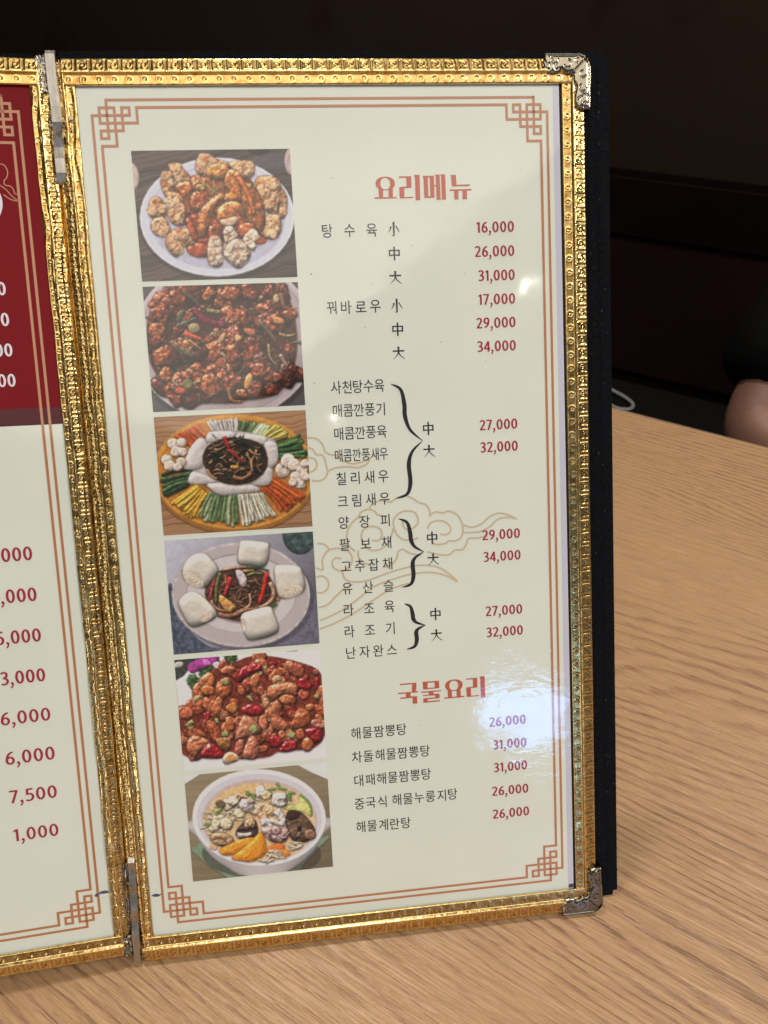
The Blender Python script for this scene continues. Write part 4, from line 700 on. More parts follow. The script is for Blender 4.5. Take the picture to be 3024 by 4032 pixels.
def digit(ink, ch, x, z, s, k, w=.175):
    """numeral of height s with its lower left corner at x, z; returns the advance"""
    def t(P): return [(x + p[0] * s * k, z + p[1] * s) for p in P]
    st = lambda P, **q: ink.stroke(t(P), w * s, hv=.72, h=.004 * (len(ink.f) % 5), **q)
    def ring(cx, cy, rx, ry):
        st([(cx + rx * math.cos(i / 20 * 6.283), cy + ry * math.sin(i / 20 * 6.283)) for i in range(20)], closed=True)
    if ch == '0': ring(.315, .5, .225, .44); return .76
    if ch == '1': ink.stroke(t([(.25, 0), (.25, .97)]), w * s * 1.02); st([(.03, .80), (.25, .93)]); return .50
    if ch == '2': st([(.05, .82), (.14, .90), (.27, .94), (.41, .90), (.48, .76), (.45, .60), (.30, .36), (.10, .08)], smooth=3); st([(.03, .063), (.58, .063)]); return .70
    if ch == '3': st([(.05, .86), (.16, .93), (.30, .94), (.43, .86), (.45, .72), (.37, .58), (.18, .52)], smooth=3); st([(.18, .52), (.38, .47), (.49, .30), (.42, .12), (.24, .05), (.04, .09)], smooth=3); return .69
    if ch == '4': ink.stroke(t([(.44, 0), (.44, .97)]), w * s); st([(.42, .95), (.05, .30)]); st([(.0, .27), (.60, .27)]); return .72
    if ch == '5': st([(.52, .935), (.12, .935)]); st([(.15, .95), (.12, .53)]); st([(.10, .53), (.28, .58), (.44, .50), (.50, .32), (.42, .13), (.24, .05), (.04, .09)], smooth=3); return .70
    if ch == '6': st([(.52, .93), (.34, .86), (.18, .68), (.10, .40)], smooth=3); ring(.31, .30, .215, .245); return .72
    if ch == '7': st([(.01, .935), (.57, .935)]); st([(.50, .93), (.17, 0)]); return .68
    if ch == '8': ring(.31, .74, .18, .20); ring(.31, .28, .22, .225); return .72
    if ch == '9': st([(.10, .07), (.28, .14), (.44, .32), (.52, .60)], smooth=3); ring(.31, .70, .215, .245); return .72
    if ch == ',': ink.poly(t([(.10 + .10 * math.cos(i / 10 * 6.283), .09 + .10 * math.sin(i / 10 * 6.283)) for i in range(10)])); ink.stroke(t([(.15, .10), (.16, -.02), (.08, -.18), (.0, -.24)]), .11 * s, h=.005, smooth=3); return .36
ADV = {'0': .76, '1': .50, '2': .70, '3': .69, '4': .72, '5': .70, '6': .72, '7': .68, '8': .72, '9': .72, ',': .36}
def number(txt, x0, x1, zb, s, T, mat, parent, kk=.97):
    tot = sum(ADV[c] for c in txt) - .13
    k = (x1 - x0) / (tot * s) if x0 is not None else kk
    x = x1 - tot * s * k; ink = Ink()
    for c in txt: x += digit(ink, c, x, zb, s, k) * s * k
    return ink.make('price', T, .15, mat, parent)
for t, x0, x1, zb, s in PRICES: number(t, x0, x1, zb, 4.25, RT, M_price, PAGE)
for t, x0, x1, zb, s in LWHITE: number(t, x0, x1, zb, s, LT, M_white, PAGEL, .92)
for t, x0, x1, zb, s in LRED: number(t, x0, x1, zb, s, LT, M_price, PAGEL, .96)
def sized(kind, cx, cz, s=5.1):
    ink = Ink(); t = lambda P: [(cx + p[0] * s, cz + p[1] * s) for p in P]; q = lambda P, w, h=0, **k: ink.stroke(t(P), w * s, h=h, **k)
    if kind == 'jung':
        q([(-.38, .30), (-.38, -.17)], .10); q([(.38, .30), (.38, -.17)], .11); q([(-.42, .26), (.43, .26)], .09, .004); q([(-.38, -.10), (.38, -.10)], .09, .004); q([(0, .55), (0, -.50)], .12, .008)
    elif kind == 'dae':
        q([(-.46, .19), (.46, .19)], .11); q([(.0, .54), (.0, .18), (-.10, -.12), (-.44, -.47)], .16, .004, w2=.08, smooth=4); q([(.0, .14), (.14, -.16), (.48, -.44)], .09, .008, w2=.20, smooth=4)
    else:
        q([(.02, .56), (.02, -.42), (-.02, -.50), (-.14, -.44)], .15, 0, w2=.09); q([(-.20, .22), (-.26, .02), (-.44, -.26)], .15, .004, w2=.06, smooth=4); q([(.18, .26), (.32, .02), (.46, -.20)], .08, .008, w2=.20, smooth=4)
    ink.make('size_mark', RT, .15, M_black, PAGE)
for k, p in SIZES: sized(k, *p)
def brace(P):
    top, u1, u2, tip, l1, l2, bot = [np.array(p) for p in P]; ink = Ink()
    mid = (u2 + tip) / 2
    C1 = [top, top + (u1 - top) * np.array([.75, .28]), u1, u2, u2 + (tip - u2) * np.array([.28, .55]), tip]
    C2 = [bot, bot + (l2 - bot) * np.array([.75, .25]), l2, l1, l1 + (tip - l1) * np.array([.28, .55]), tip]
    tp = ([0, .12, .38, .6, .85, 1], [.12, .55, 1, 1, .55, .08])
    ink.stroke(C1, 1.75, smooth=7, taper=tp); ink.stroke(C2, 1.75, smooth=7, taper=tp, h=.006); ink.make('curly_brace', RT, .15, M_black, PAGE)
for b in BRACES: brace(b)
def heading(D):
    ink = Ink()
    for i, d in enumerate(D):
        h = .004 * i
        if d[0] == 'p': ink.poly(d[1], h=h)
        elif d[0] == 'h': ink.poly(d[1], [d[2]], h=h)
        else:
            def el(P):
                P = np.array(P); cx, cz = (P[0, 0] + P[2, 0]) / 2, (P[1, 1] + P[3, 1]) / 2; rx, rz = (P[2, 0] - P[0, 0]) / 2, (P[1, 1] - P[3, 1]) / 2
                return [(cx + rx * math.copysign(abs(math.cos(a)) ** .9, math.cos(a)), cz + rz * math.copysign(abs(math.sin(a)) ** .9, math.sin(a))) for a in [i / 28 * 6.2832 for i in range(28)]]
            ink.poly(el(d[2]), [el(d[3])], h=h)
    ink.make('heading', RT, .15, M_head, PAGE)
heading(HEAD1); heading(HEAD2)
# the six printed food pictures: one fine coloured mesh each
QN, QM = 288, 232
for fn, zt, zb in ((picture_fried_pork, 333.8, 285.3), (picture_spicy_chicken, 283.3, 234.8), (picture_cold_platter, 232.8, 185.1), (picture_flower_rolls, 182.9, 135.1), (picture_chili_peanut_chicken, 132.8, 84.2), (picture_seafood_soup, 82.2, 34.2)):
    a = fn(); ys = np.linspace(0, PH - 1.01, QM); xs = np.linspace(0, PW - 1.01, QN); a = np.stack([_box(_box(a[..., k], 2), 1) for k in range(3)], -1)
    yi, xi = ys.astype(int), xs.astype(int); c = a[yi][:, xi]; X, Z = np.meshgrid(np.linspace(13.75, 74.0, QN), np.linspace(zt, zb, QM))
    V = RT(X.ravel(), Z.ravel(), np.full(X.size, .12)); Q = gridq(QM, QN)[:, ::-1]
    fastmesh('food_picture', V, Q, M_photo, PAGE, False, np.clip(lin(c.reshape(-1, 3)) * 1.12, .002, .85))
for o, t in zip([o for o in bpy.data.objects if o.name.startswith('food_picture')], ('fried pork with amber sauce on a white plate', 'dark spicy fried chicken with vegetables', 'round platter of coloured vegetable strips', 'five white flower rolls round stir-fried strips', 'red chicken with peanuts and chillies', 'white bowl of seafood soup')): o['label'] = 'printed picture of ' + t
# left page panels, cloud line, plate and pen marks
sheet('red_panel', LT, -206, -7.1, 238.5, 357.2, .05, M_redpanel, PAGEL); sheet('maroon_band', LT, -206, -7.1, 231.9, 238.5, .05, M_maroon, PAGEL)
ink = Ink()
for c in LCLOUD: ink.stroke(c, .35, smooth=5, h=.004)
ink.make('cloud_motif', LT, .08, M_goldink, PAGEL)
ink = Ink(); ink.poly([(-42 + 20.9 * math.cos(i / 48 * 6.283), 315.5 + 13.5 * math.sin(i / 48 * 6.283)) for i in range(48)]); ink.make('plate_print', LT, .10, M_white, PAGEL)
def smudge(T, x, z, L, par, seed):
    r = np.random.RandomState(seed); ink = Ink()
    for i in range(7):
        x0 = x - L * (.5 - .1 * r.rand()) + r.rand(); zz = z + .8 * (r.rand() - .5); ink.stroke([(x0, zz), (x0 + L * .4, zz + .25 * r.randn()), (x0 + L * (.6 + .3 * r.rand()), zz + .2 * r.randn())], w=.34 + .4 * r.rand(), w2=.16, smooth=4, h=.004 * i)
    ink.make('ink_smudge', T, .15, M_bluepen, par)
smudge(RT, -2.1, 29.8, 4.2, PAGE, 1); smudge(LT, -9.8, 34.2, 4.8, PAGEL, 2); smudge(LT, -13.2, 33.4, 1.4, PAGEL, 4)
ink = Ink(); ink.poly([(79.5 + .28 * math.cos(i), 286.2 + .28 * math.sin(i)) for i in range(6)]); ink.make('ink_dot', RT, .15, M_black, PAGE)
M_speck = laminated('grime', (.50, .48, .42)); ink = Ink(); r = np.random.RandomState(5)
for i in range(60):
    x, z, q = 78 + 100 * r.rand(), 25 + 320 * r.rand(), .12 + .25 * r.rand() ** 2; a0 = r.rand() * 6
    ink.poly([(x + q * (1 + .5 * r.rand()) * math.cos(a0 + k), z + q * .6 * math.sin(a0 + k)) for k in range(6)], h=0)
tag(ink.make('grime', RT, .045, M_speck, PAGE), kind='stuff')
# ---- embossed gold edging
PROF = np.array([(0, -.2), (0, .55), (.25, .75), (3.55, .80), (3.85, 1.25), (4.2, 1.95), (4.5, 1.95), (4.75, 1.75), (8.7, .70), (9.2, .62), (9.6, .2), (9.85, -.6), (9.9, -1.4), (9.9, -3.3)])
_rs = np.random.RandomState(4); _nz = _noise(256, 2048, 30, _rs, 4); _nf = _noise(256, 2048, 6, _rs, 2); _nl = _noise(256, 2048, 70, _rs, 2)
def rid(d, w): return np.exp(-(d / w) ** 2)
def relief(t, off, pitch, ph):
    p = ((t + ph) / pitch) % 1 * pitch - pitch / 2
    # outer band: framed squares with a rosette
    q = off - 6.9; r = np.hypot(p, q); th = np.arctan2(q, p)
    ros = .11 * np.cos(r * 5.2 - th) * (r < 1.45) * np.clip((1.5 - r) * 4, 0, 1) + .12 * rid(r - 1.3, .22) * (np.cos(th * 4 + .7) > -.2)
    fr = rid(np.maximum(np.abs(p), np.abs(q)) - 1.95, .24) * .22
    out = (ros + fr) * np.clip((off - 4.75) * 6, 0, 1) * np.clip((9.0 - off) * 6, 0, 1)
    rivet = .15 * rid(np.hypot(np.abs(p) - pitch / 2, off - 4.3), .32)
    q = off - 1.95; r = np.hypot(p, q); th = np.arctan2(q, p)
    ros2 = .09 * np.cos(r * 5.6 - th + 1) * np.clip((1.35 - r) * 4, 0, 1) + .10 * rid(r - 1.25, .22)
    rib = .022 * np.cos(t * 2 * np.pi / .62) * np.clip((r - 1.4) * 3, 0, 1)
    inn = (ros2 + rib) * np.clip((off - .25) * 6, 0, 1) * np.clip((3.6 - off) * 6, 0, 1)
    return out + inn + rivet
def trim(T, p0, al, ou, L, width=9.9, ph=0., crumple=0., dt=.25, lift=0., ns=52, pitch=5.55, seed=0):
    arc = np.r_[0, np.cumsum(np.hypot(*np.diff(PROF, axis=0).T))]; s = np.linspace(0, arc[-1], ns)
    off = np.interp(s, arc, PROF[:, 0]); h = np.interp(s, arc, PROF[:, 1])
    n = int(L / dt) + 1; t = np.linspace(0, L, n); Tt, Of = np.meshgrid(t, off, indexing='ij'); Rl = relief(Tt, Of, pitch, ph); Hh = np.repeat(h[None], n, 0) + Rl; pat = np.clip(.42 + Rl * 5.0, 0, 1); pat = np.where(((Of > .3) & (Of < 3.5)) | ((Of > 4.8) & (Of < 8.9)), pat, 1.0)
    i0 = (t / L * 1500).astype(int) + seed * 37; j0 = np.linspace(0, 44, ns).astype(int); nz = _nz[j0][:, i0].T - .5; nf = _nf[j0][:, i0].T - .5
    fold = np.sin(Of * 1.9 + (_nl[120][i0][:, None] - .5) * 7) * crumple * 1.3; nl = _nl[j0][:, i0].T - .5; Hh = Hh + fold + nz * (.28 + crumple * .3) + nl * crumple * 4 + nf * .03; O2 = Of * width / 9.9 + (_nl[j0][:, i0].T - .5) * crumple * 3
    Hh = Hh + lift; flat = np.clip((Of - .01) * 3, 0, 1); Hh = np.where(Of < .02, np.minimum(Hh, .5 + lift), Hh)
    X = p0[0] + al[0] * Tt + ou[0] * O2; Z = p0[1] + al[1] * Tt + ou[1] * O2
    Q = gridq(n, ns); flip = (al[0] * ou[1] - al[1] * ou[0]) > 0
    V = T(X.ravel(), Z.ravel(), Hh.ravel())
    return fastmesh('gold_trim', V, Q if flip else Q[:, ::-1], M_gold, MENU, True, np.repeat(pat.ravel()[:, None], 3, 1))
# right leaf: side strips first, top and bottom strips lap over them
trim(RT, (183.4, 4.5), (0, 1), (1, 0), 360.5, ph=1.0, seed=1)
trim(RT, (-4.6, 5.0), (0, 1), (-1, 0), 360, width=8.6, ph=2.0, crumple=.10, seed=2)
trim(RT, (-8.7, 356.9), (1, 0), (0, 1), 202.6, ph=.6, lift=.75, seed=3)
trim(RT, (-9.0, 11.4), (1, 0), (0, -1), 203.2, width=11.3, ph=1.4, lift=.75, seed=4)
# left leaf
trim(LT, (-7.6, 8.0), (0, 1), (1, 0), 357, width=7.6, ph=.4, crumple=.13, seed=5)
trim(LT, (-213, 356.9), (1, 0), (0, 1), 209.0, ph=1.0, lift=.75, dt=.3, seed=6)
trim(LT, (-213, 14.0), (1, 0), (0, -1), 209.2, width=9.9, ph=3.0, lift=.75, dt=.3, seed=7)
trim(LT, (-204.5, 6), (0, 1), (-1, 0), 359, dt=.6, seed=8)
# crumpled foil folded round the leaf corners at the hinge
def scrap(T, x0, x1, z0, z1, h, mat, seed, amp=1.2, n=26, name='foil_fold'):
    r = np.random.RandomState(seed); X, Z = np.meshgrid(np.linspace(x0, x1, n), np.linspace(z0, z1, n), indexing='ij')
    k = _noise(n, n, 4, r, 3) - .5; k2 = _noise(n, n, 6, r, 2) - .5
    V = T((X + k2 * amp * 1.2).ravel(), (Z + k * amp * 1.2).ravel(), (h + k * amp * 2.4 - 1.4 * ((X - (x0 + x1) / 2) / (x1 - x0) * 2) ** 4).ravel()); return fastmesh(name, V, gridq(n, n), mat, MENU, False, np.ones((n * n, 3)))
scrap(LT, -5.2, -.2, 354, 367.5, 1.6, M_silver, 3); scrap(LT, -5.0, .5, 340, 348, .9, M_nickel, 5, .8); scrap(RT, -9.5, -6.5, 340, 349, 1.0, M_nickel, 6, .6); scrap(LT, -3.6, .4, 322, 330, .9, M_nickel, 8, .7)
scrap(RT, -12.5, -8.6, 355, 366, .6, M_gold, 9, 1.0); scrap(LT, -4.6, .8, 4.5, 14, 1.6, M_nickel, 10, 1.1); scrap(LT, -2.6, .6, 16, 46, .8, M_nickel, 12, .9); scrap(RT, -12.6, -8.0, 2.0, 12, .4, M_gold, 13, .8)
scrap(RT, -14.5, -10.5, 12, 355, -1.6, M_gold, 15, .15, 60)
# ---- silver clips over the hinge
def clip(pts, w):
    V, F = [], []
    for x, z, h in pts:
        V += [RT(x - w / 2, z, h - .5), RT(x - w / 2 + .25, z, h), RT(x + w / 2 - .25, z, h), RT(x + w / 2, z, h - .5), RT(x + w / 2, z, h - 1.2), RT(x - w / 2, z, h - 1.2)]
    for i in range(len(pts) - 1):
        for j in range(6): a, b = i * 6 + j, i * 6 + (j + 1) % 6; F.append((a, b, b + 6, a + 6))
    F += [tuple(range(6))[::-1], tuple(range(len(V) - 6, len(V)))]; o = obj('hinge_clip', V, F, M_silver, MENU)
    bm = bmesh.new(); bm.from_mesh(o.data); bmesh.ops.recalc_face_normals(bm, faces=bm.faces); bm.to_mesh(o.data); bm.free()
clip([(-12.3, 369.2, 1.4), (-12.2, 367.6, 2.6), (-12.0, 356.0, 3.2), (-11.9, 349.5, 2.2), (-11.8, 343.5, 3.0), (-11.9, 341.5, 2.0), (-12.0, 337.5, 3.1), (-12.1, 334.8, 2.2), (-12.1, 330.5, 3.0), (-12.2, 325.6, 2.3), (-12.4, 322.6, 1.3), (-12.5, 321.6, .4)], 3.9)
clip([(-10.6, 49.0, 1.2), (-10.7, 47.0, 2.5), (-10.8, 42.8, 1.7), (-10.9, 36.3, 3.0), (-11.0, 32.6, 1.9), (-11.2, 25.5, 3.1), (-11.4, 20.0, 2.0), (-11.6, 14.5, 3.3), (-11.8, 6.0, 2.6), (-11.9, 1.2, 2.0)], 3.2)
# ---- embossed corner clips
OUT = np.array([(400, 0), (412, 65), (408, 120), (375, 150), (330, 158), (285, 152), (255, 138), (235, 146), (200, 162), (168, 160), (150, 172), (148, 215), (120, 262), (138, 330), (138, 395), (112, 440), (60, 450), (6, 448), (0, 110), (6, 70), (22, 38), (46, 14), (90, 0)]) * .0461
SCR = [(17.2, 2.6, 1.5), (17.3, 5.0, 1.1), (14.3, 2.6, 1.4), (14.0, 5.1, 1.0), (9.3, 3.9, 1.7), (5.2, 2.6, 1.0), (3.0, 7.8, 1.3), (3.2, 13.0, 1.5), (2.2, 16.4, 1.3), (4.6, 17.3, 1.1), (2.4, 19.2, 1.0)]
def corner_clip(cx, cz, sz):
    st = .22; xs = np.arange(-.3, 19.6, st); zs = np.arange(-.3, 21.2, st); A, B = np.meshgrid(xs, zs, indexing='ij'); P = OUT; n = len(P)
    ins = np.zeros(A.shape, bool); dist = np.full(A.shape, 9.)
    for i in range(n):
        (ax, ay), (bx, by) = P[i - 1], P[i]; c = ((ay > B) != (by > B)) & (A < ax + (B - ay) / (by - ay + 1e-12) * (bx - ax)); ins ^= c
        d = P[i] - P[i - 1]; tt = np.clip(((A - ax) * d[0] + (B - ay) * d[1]) / (d @ d), 0, 1); dist = np.minimum(dist, np.hypot(A - ax - tt * d[0], B - ay - tt * d[1]))
    sd = np.where(ins, dist, -dist); h = 2.4 + .75 * np.sqrt(np.clip(sd / 1.6, 0, 1)) - 2.2 * np.clip(-sd / .3, 0, 1)
    for a, b, r in SCR:
        q = np.hypot(A - a, B - b); th = np.arctan2(B - b, A - a); h -= .25 * rid(q - r * .9, .30) * (np.cos(th - a * 2.3) > -.6)
    h += .8 * np.clip(1 - np.minimum(np.minimum(A, B), np.where((A < 4.2) & (B < 4.2), 4.2 - np.hypot(A - 4.2, B - 4.2), 9)) / .55, 0, 1) * ins - .35 * rid((A - B) / 1.4, .3) * (A + B < 13)
    keep = sd > -.30; idx = -np.ones(A.shape, int); idx[keep] = np.arange(keep.sum())
    V = RT((cx - A)[keep], (cz - sz * B)[keep], h[keep]); Q = []
    q = keep[:-1, :-1] & keep[1:, :-1] & keep[1:, 1:] & keep[:-1, 1:]; i, j = np.where(q)
    Q = np.c_[idx[i, j], idx[i + 1, j], idx[i + 1, j + 1], idx[i, j + 1]]
    fastmesh('corner_clip', V, Q if sz < 0 else Q[:, ::-1], M_nickel, MENU)
    # folded rim down the leaf's two outer faces
    V, F = [], []; path = [(18.6, 0), (4.2, 0), (2.1, .62), (.95, 1.75), (.3, 3.0), (0, 4.8), (0, 20.6)]
    for a, b in path: V += [RT(cx - a, cz - sz * b, 3.2), RT(cx - a + .1, cz - sz * (b - .1), -3.8)]
    for k in range(len(path) - 1): F.append((2 * k, 2 * k + 1, 2 * k + 3, 2 * k + 2))
    o = obj('clip_rim', V, F, M_nickel, MENU, True)
corner_clip(194.7, 367.4, 1); corner_clip(195.0, .4, -1)
# ---- velvet cover behind the leaves, its stitched seam and fluff
def cover(T, x0, x1, z0, z1, hf, name='cover_panel'):
    bm = bmesh.new(); bm_box(bm, (x0, z0, hf - 2.6), (x1, z1, hf), 0)
    es = [e for e in bm.edges if abs(e.verts[0].co.z - e.verts[1].co.z) > 1]; bmesh.ops.bevel(bm, geom=es, offset=2.2, segments=5, affect='EDGES')
    for v in bm.verts: v.co = Vector(T(*v.co))
    bmesh.ops.recalc_face_normals(bm, faces=bm.faces); return from_bm(name, bm, M_velvet, MENU, False)
CV = cover(RT, -13, 204.8, 3.0, 371.3, -3.9); cover(LT, -222, -4, 8, 370, -3.9)
slab('cover_spine', RT, -24, 2, 5.2, 369, -9.4, -6.7, M_velvet, MENU)
r = np.random.RandomState(8); V, F = [], []
def hair(x, z, h, L, w, dx, dz, dh):
    n = len(V); V.extend([RT(x, z, h), RT(x + w, z + w * .3, h), RT(x + dx * L + w * .3, z + dz * L, h + dh * L)]); F.append((n, n + 1, n + 2))
for i in range(2600):
    a = r.rand() * 6.28; hair(204.4 + .4 * r.rand(), 6 + 362 * r.rand(), -3.9 - 2.4 * r.rand(), .4 + .9 * r.rand() ** 2, .10, .6 + .4 * r.rand(), math.sin(a) * .7, .5 * r.randn())
for i in range(900):
    a = r.rand() * 6.28; hair(2 + 202 * r.rand(), 371.0 + .3 * r.rand(), -4.1 - 2 * r.rand(), .4 + .7 * r.rand(), .1, math.cos(a) * .5, .8, 0)
tag(obj('velvet_fluff', V, F, M_velvet, MENU), kind='stuff')
V, F = [], []
for i in range(46):
    a = r.rand() * 6.28; x, z = 195.5 + 8.5 * r.rand(), 10 + 355 * r.rand(); hair(x, z, -3.6, .25 + 1.0 * r.rand() ** 3, .09, math.cos(a), math.sin(a), .2)
for i in range(16): hair(200.4 + .4 * r.randn(), 20 + 340 * r.rand(), -3.65, .5 + 1.2 * r.rand(), .07, .1 * r.randn(), 1, .0)
tag(obj('lint', V, F, M_lint, MENU), kind='stuff')
slab('cover_seam', RT, 199.9, 200.9, 8, 366, -4.2, -3.72, M_velvet, MENU, .2)
# ---------------------------------------------------------------- table
E1 = np.array([.782, -.623, 0]); E2 = np.array([.623, .782, 0]); Zv = np.array([0, 0, 1.])
def TW(a, b, z): return tuple(E1 * a + E2 * b + Zv * z)
TABLE = bpy.data.objects.new('table', None); COL.objects.link(TABLE); TABLE.location = (0, 0, -.72); tag(TABLE, label='light oak veneer table with visible grain under the menu', category='table')
def wbox(name, lo, hi, mat, parent=None, bevel=0, rel=(0, 0, 0)):
    bm = bmesh.new(); bm_box(bm, lo, hi, bevel)
    for v in bm.verts: v.co = Vector(TW(*v.co)) - Vector(rel)
    bmesh.ops.recalc_face_normals(bm, faces=bm.faces); return from_bm(name, bm, mat, parent)
REL = (0, 0, -.72)
wbox('table_top', (-.95, -.45, -.027), (.75, .6125, 0), M_oak, TABLE, .0012, REL); wbox('edge_band', (-.95, .6127, -.026), (.75, .6150, -.0008), M_band, TABLE, .0006, REL)
M_leg = plain('black_steel', (.02, .02, .02), .4, 1)
for a, b in ((-.85, -.35), (.65, -.35), (-.85, .5), (.65, .5)): wbox('leg', (a, b, -.72), (a + .05, b + .05, -.0275), M_leg, TABLE, .003, REL)
# ---------------------------------------------------------------- room, bench
def room(name, lo, hi, mat): return tag(wbox(name, lo, hi, mat), kind='structure')
M_floor = plain('dark_floor', (.05, .045, .04), .5, scale=8); M_wall = plain('beige_wall', (.40, .34, .27), .8, scale=3); M_ceil = plain('white_ceiling', (.55, .52, .48), .9, scale=3)
m = NT('dark_brown_wall'); v = m.obj(); st = m.ramp(m.noise(m.map((1, 1, 1), loc=(.2, .1, .3)), 4.0, 3), [(.58, 0), (.70, 1)])
m.set(Base_Color=m.mix(st, m.mix(m.noise(v, 5, 4), (.030, .0180, .0130), (.0200, .0120, .0082)), (.0150, .0062, .0042)), Roughness=.8); m.b.inputs['Specular IOR Level'].default_value = .05; M_dark = m.m
room('floor', (-4.5, -6.5, -.82), (5.5, 1.33, -.72), M_floor); room('wall', (-4.5, 1.334, -.72), (5.5, 1.42, 1.9), M_dark)
room('ceiling', (-6, -8, 1.92), (6, 2, 2.0), M_ceil)
M_bench = plain('black_leatherette', (.0032, .0033, .0030), .8, 0, .15, (300, .0004)); M_bback = plain('dark_back_cloth', (.0075, .0040, .0034), 1, 0, .03); M_bred = plain('dark_red_leatherette', (.0150, .0042, .0042), .8, 0, .12, (300, .0004))
BENCH = bpy.data.objects.new('bench_seat', None); COL.objects.link(BENCH); BENCH.location = TW(0, 1.0, -.72); tag(BENCH, label='low dark upholstered bench along the wall beyond the table', category='bench'); BR = BENCH.location[:]
wbox('seat_cushion', (-2.2, .78, -.38), (2.6, 1.30, -.27), M_bench, BENCH, .03, BR); wbox('base', (-2.15, .86, -.72), (2.55, 1.28, -.382), M_bench, BENCH, .005, BR)
wbox('backrest', (-2.2, 1.302, -.03), (2.6, 1.333, .083), M_bback, BENCH, .012, BR); wbox('lower_back_panel', (-2.2, 1.306, -.268), (2.6, 1.332, -.028), M_bred, BENCH, .004, BR)
# white cord loop on the bench
def tube(name, P, rads, mat, parent=None, nseg=10, closed=False, smooth=6):
    P = np.array(P, float); Q, Rr = [], []; n = len(P)
    for i in range(n if closed else n - 1):
        g = (lambda k: k % n) if closed else (lambda k: min(max(k, 0), n - 1)); a, b, c, d = (P[g(i + o)] for o in (-1, 0, 1, 2)); ra, rb = rads[g(i)], rads[g(i + 1)]
        for j in range(smooth): t = j / smooth; Q.append(.5 * (2 * b + (c - a) * t + (2 * a - 5 * b + 4 * c - d) * t * t + (3 * b - a - 3 * c + d) * t ** 3)); Rr.append(ra + (rb - ra) * t)
    if not closed: Q.append(P[-1]); Rr.append(rads[-1])
    Q = np.array(Q); n = len(Q); V, F = [], []
    for i in range(n):
        t = Q[(i + 1) % n if closed else min(i + 1, n - 1)] - Q[i - 1 if (closed or i) else 0]; t = t / np.linalg.norm(t); u = np.cross(t, [0, 0, 1.]); u /= np.linalg.norm(u) + 1e-9; w = np.cross(u, t)
        V += [tuple(Q[i] + Rr[i] * (u * math.cos(k / nseg * 6.2832) + w * math.sin(k / nseg * 6.2832))) for k in range(nseg)]
    for i in range(n if closed else n - 1):
        for k in range(nseg): j = (k + 1) % nseg; i2 = (i + 1) % n; F.append((i * nseg + k, i * nseg + j, i2 * nseg + j, i2 * nseg + k))
    if not closed: F += [tuple(range(nseg))[::-1], tuple(range(len(V) - nseg, len(V)))]
    o = obj(name, V, F, mat, parent, True); bm = bmesh.new(); bm.from_mesh(o.data); bmesh.ops.recalc_face_normals(bm, faces=bm.faces); bm.to_mesh(o.data); bm.free(); return o
M_cord = plain('white_cord', (.32, .30, .32), .5)
c = tube('white_cord', [TW(-.24, 1.24, -.265), TW(-.17, 1.215, -.264), TW(-.125, 1.195, -.264), TW(-.10, 1.172, -.264), TW(-.10, 1.150, -.264), TW(-.12, 1.143, -.264), TW(-.145, 1.158, -.264), TW(-.19, 1.19, -.264), TW(-.26, 1.20, -.265)], [.0030] * 9, M_cord)
tag(c, label='thin white cord looped on the dark bench behind the menu', category='cord')
# person seated on the bench, bare elbow near the table edge
def skin_body(name, nodes, edges, mat, parent, sub=2):
    me = bpy.data.meshes.new(name); me.from_pydata([TW(*n[:3]) for n in nodes], edges, []); o = bpy.data.objects.new(name, me); COL.objects.link(o)
    md = o.modifiers.new('skin', 'SKIN'); md.use_smooth_shade = True
    if not me.skin_vertices: me.skin_vertices.new()
    sk = me.skin_vertices[0].data
    for i, n in enumerate(nodes): rr = n[3]; sk[i].radius = (rr, n[4] if len(n) > 4 else rr); sk[i].use_root = i == 0
    s = o.modifiers.new('sub', 'SUBSURF'); s.levels = sub; s.render_levels = sub
    dg = bpy.context.evaluated_depsgraph_get(); ev = o.evaluated_get(dg); nm = bpy.data.meshes.new_from_object(ev); nm.name = name; o.modifiers.clear(); o.data = nm; nm.materials.clear(); nm.materials.append(mat); nm.shade_smooth(); o.parent = parent; return o
m = NT('skin'); v = m.obj()
m.set(Base_Color=m.mix(m.noise(v, 45, 6), (.23, .110, .078), (.29, .150, .108)), Roughness=.5); m.b.inputs['Subsurface Weight'].default_value = .08; m.b.inputs['Subsurface Radius'].default_value = (.01, .004, .002); m.bump(m.noise(v, 500, 3), .0003, .5); M_skin = m.m
M_cloth = plain('black_cloth', (.0028, .0029, .0030), .9, 0, .1, (250, .001)); M_hair = plain('black_hair', (.008, .007, .006), .5)
PERSON = bpy.data.objects.new('person', None); COL.objects.link(PERSON); PERSON.empty_display_size = .1
tag(PERSON, label='person in black short-sleeved top seated beyond the table with bare elbow showing', category='person')
N = [(.38, 1.10, -.17, .12), (.38, 1.08, -.03, .11), (.38, 1.04, .10, .12), (.38, 1.01, .20, .085), (.38, .99, .26, .045), (.38, .96, .35, .075), (.38, .95, .43, .07),
     (.27, 1.02, .19, .055), (.20, .99, .165, .050), (.145, .885, .055, .045), (.114, .765, -.070, .041), (.175, .742, -.072, .046), (.25, .735, -.078, .036), (.35, .72, -.095, .025), (.385, .715, -.105, .026),
     (.49, 1.02, .19, .055), (.56, .99, .165, .050), (.60, .90, .05, .045), (.60, .80, -.06, .037), (.53, .765, -.10, .040), (.45, .74, -.115, .025), (.415, .735, -.125, .026),
     (.30, 1.05, -.19, .09), (.28, .80, -.19, .07), (.27, .70, -.24, .055), (.27, .72, -.50, .045), (.27, .72, -.68, .034), (.27, .64, -.69, .03),
     (.46, 1.05, -.19, .09), (.48, .80, -.19, .07), (.49, .70, -.24, .055), (.49, .72, -.50, .045), (.49, .72, -.68, .034), (.49, .64, -.69, .03), (.38, .88, .355, .012)]
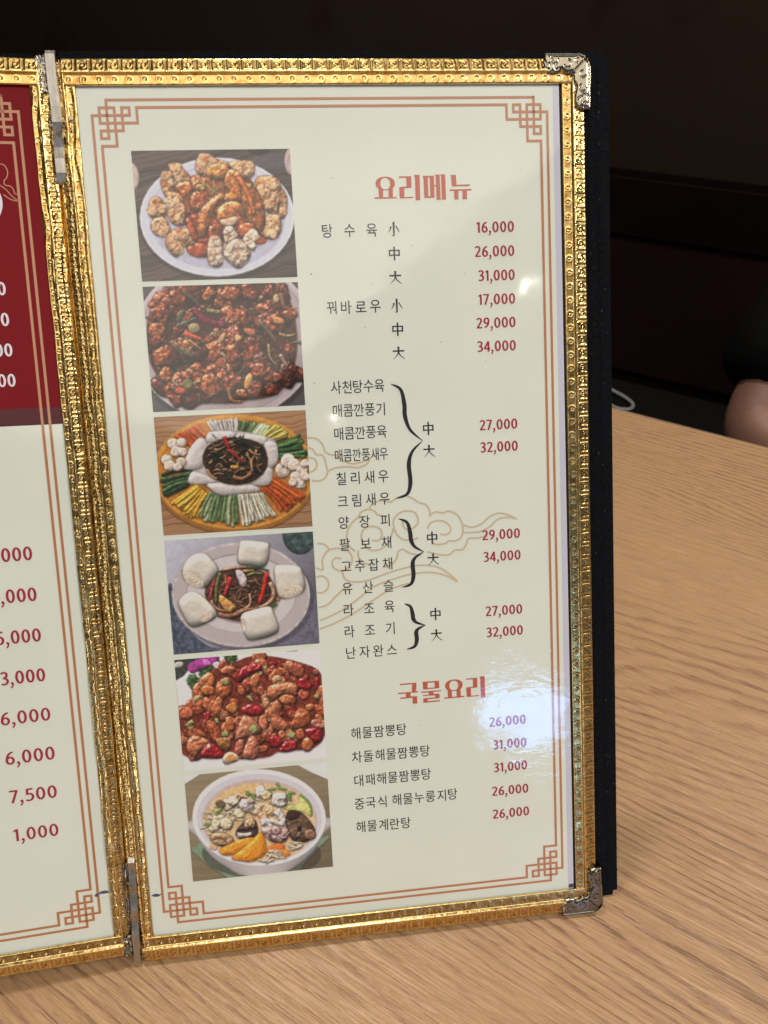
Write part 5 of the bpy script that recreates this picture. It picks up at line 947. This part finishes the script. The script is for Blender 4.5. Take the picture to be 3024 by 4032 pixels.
Ed = [(0, 1), (1, 2), (2, 3), (3, 4), (4, 5), (5, 6), (3, 7), (7, 8), (8, 9), (9, 10), (10, 11), (11, 12), (12, 13), (13, 14), (3, 15), (15, 16), (16, 17), (17, 18), (18, 19), (19, 20), (20, 21),
      (0, 22), (22, 23), (23, 24), (24, 25), (25, 26), (26, 27), (0, 28), (28, 29), (29, 30), (30, 31), (31, 32), (32, 33), (5, 34)]
def fingers(wi, dirx, base):
    x, y, z = base
    for k, (dy, dz, L) in enumerate(((-.026, .006, .055), (-.009, .010, .066), (.009, .008, .062), (.025, .0, .050), (-.030, -.012, .042))):
        a = len(N); s = 1.0 if k < 4 else .35
        N.extend([(x + dirx * .022 * s, y + dy, z + dz, .0095), (x + dirx * (.022 + L * .55) * s, y + dy * 1.15 - (.02 if k == 4 else 0), z + dz - .008, .0085), (x + dirx * (.018 + L * .95) * s, y + dy * 1.2 - (.03 if k == 4 else 0), z + dz - .028, .007)])
        Ed.extend([(wi, a), (a, a + 1), (a + 1, a + 2)])
fingers(14, 1, N[14][:3]); fingers(21, -1, N[21][:3])
skin_body('body', N, Ed, M_skin, PERSON)
T = [(.38, 1.105, -.20, .135), (.38, 1.085, -.03, .130), (.38, 1.045, .10, .140), (.38, 1.01, .205, .095), (.38, 1.0, .235, .06), (.27, 1.02, .19, .070), (.195, .99, .165, .064), (.138, .885, .062, .066), (.114, .790, -.036, .070), (.49, 1.02, .19, .070), (.565, .99, .165, .064), (.605, .90, .06, .060), (.605, .85, .0, .058)]
skin_body('shirt', T, [(0, 1), (1, 2), (2, 3), (3, 4), (3, 5), (5, 6), (6, 7), (7, 8), (3, 9), (9, 10), (10, 11), (11, 12)], M_cloth, PERSON)
skin_body('trousers', [(.38, 1.10, -.20, .13), (.30, 1.05, -.19, .105), (.28, .80, -.19, .085), (.27, .69, -.25, .072), (.27, .72, -.50, .065), (.27, .72, -.66, .06), (.46, 1.05, -.19, .105), (.48, .80, -.19, .085), (.49, .69, -.25, .072), (.49, .72, -.50, .065), (.49, .72, -.66, .06)], [(0, 1), (1, 2), (2, 3), (3, 4), (4, 5), (0, 6), (6, 7), (7, 8), (8, 9), (9, 10)], M_cloth, PERSON)
skin_body('hair', [(.38, 1.01, .33, .06), (.38, 1.0, .42, .085), (.38, .955, .475, .07)], [(0, 1), (1, 2)], M_hair, PERSON)
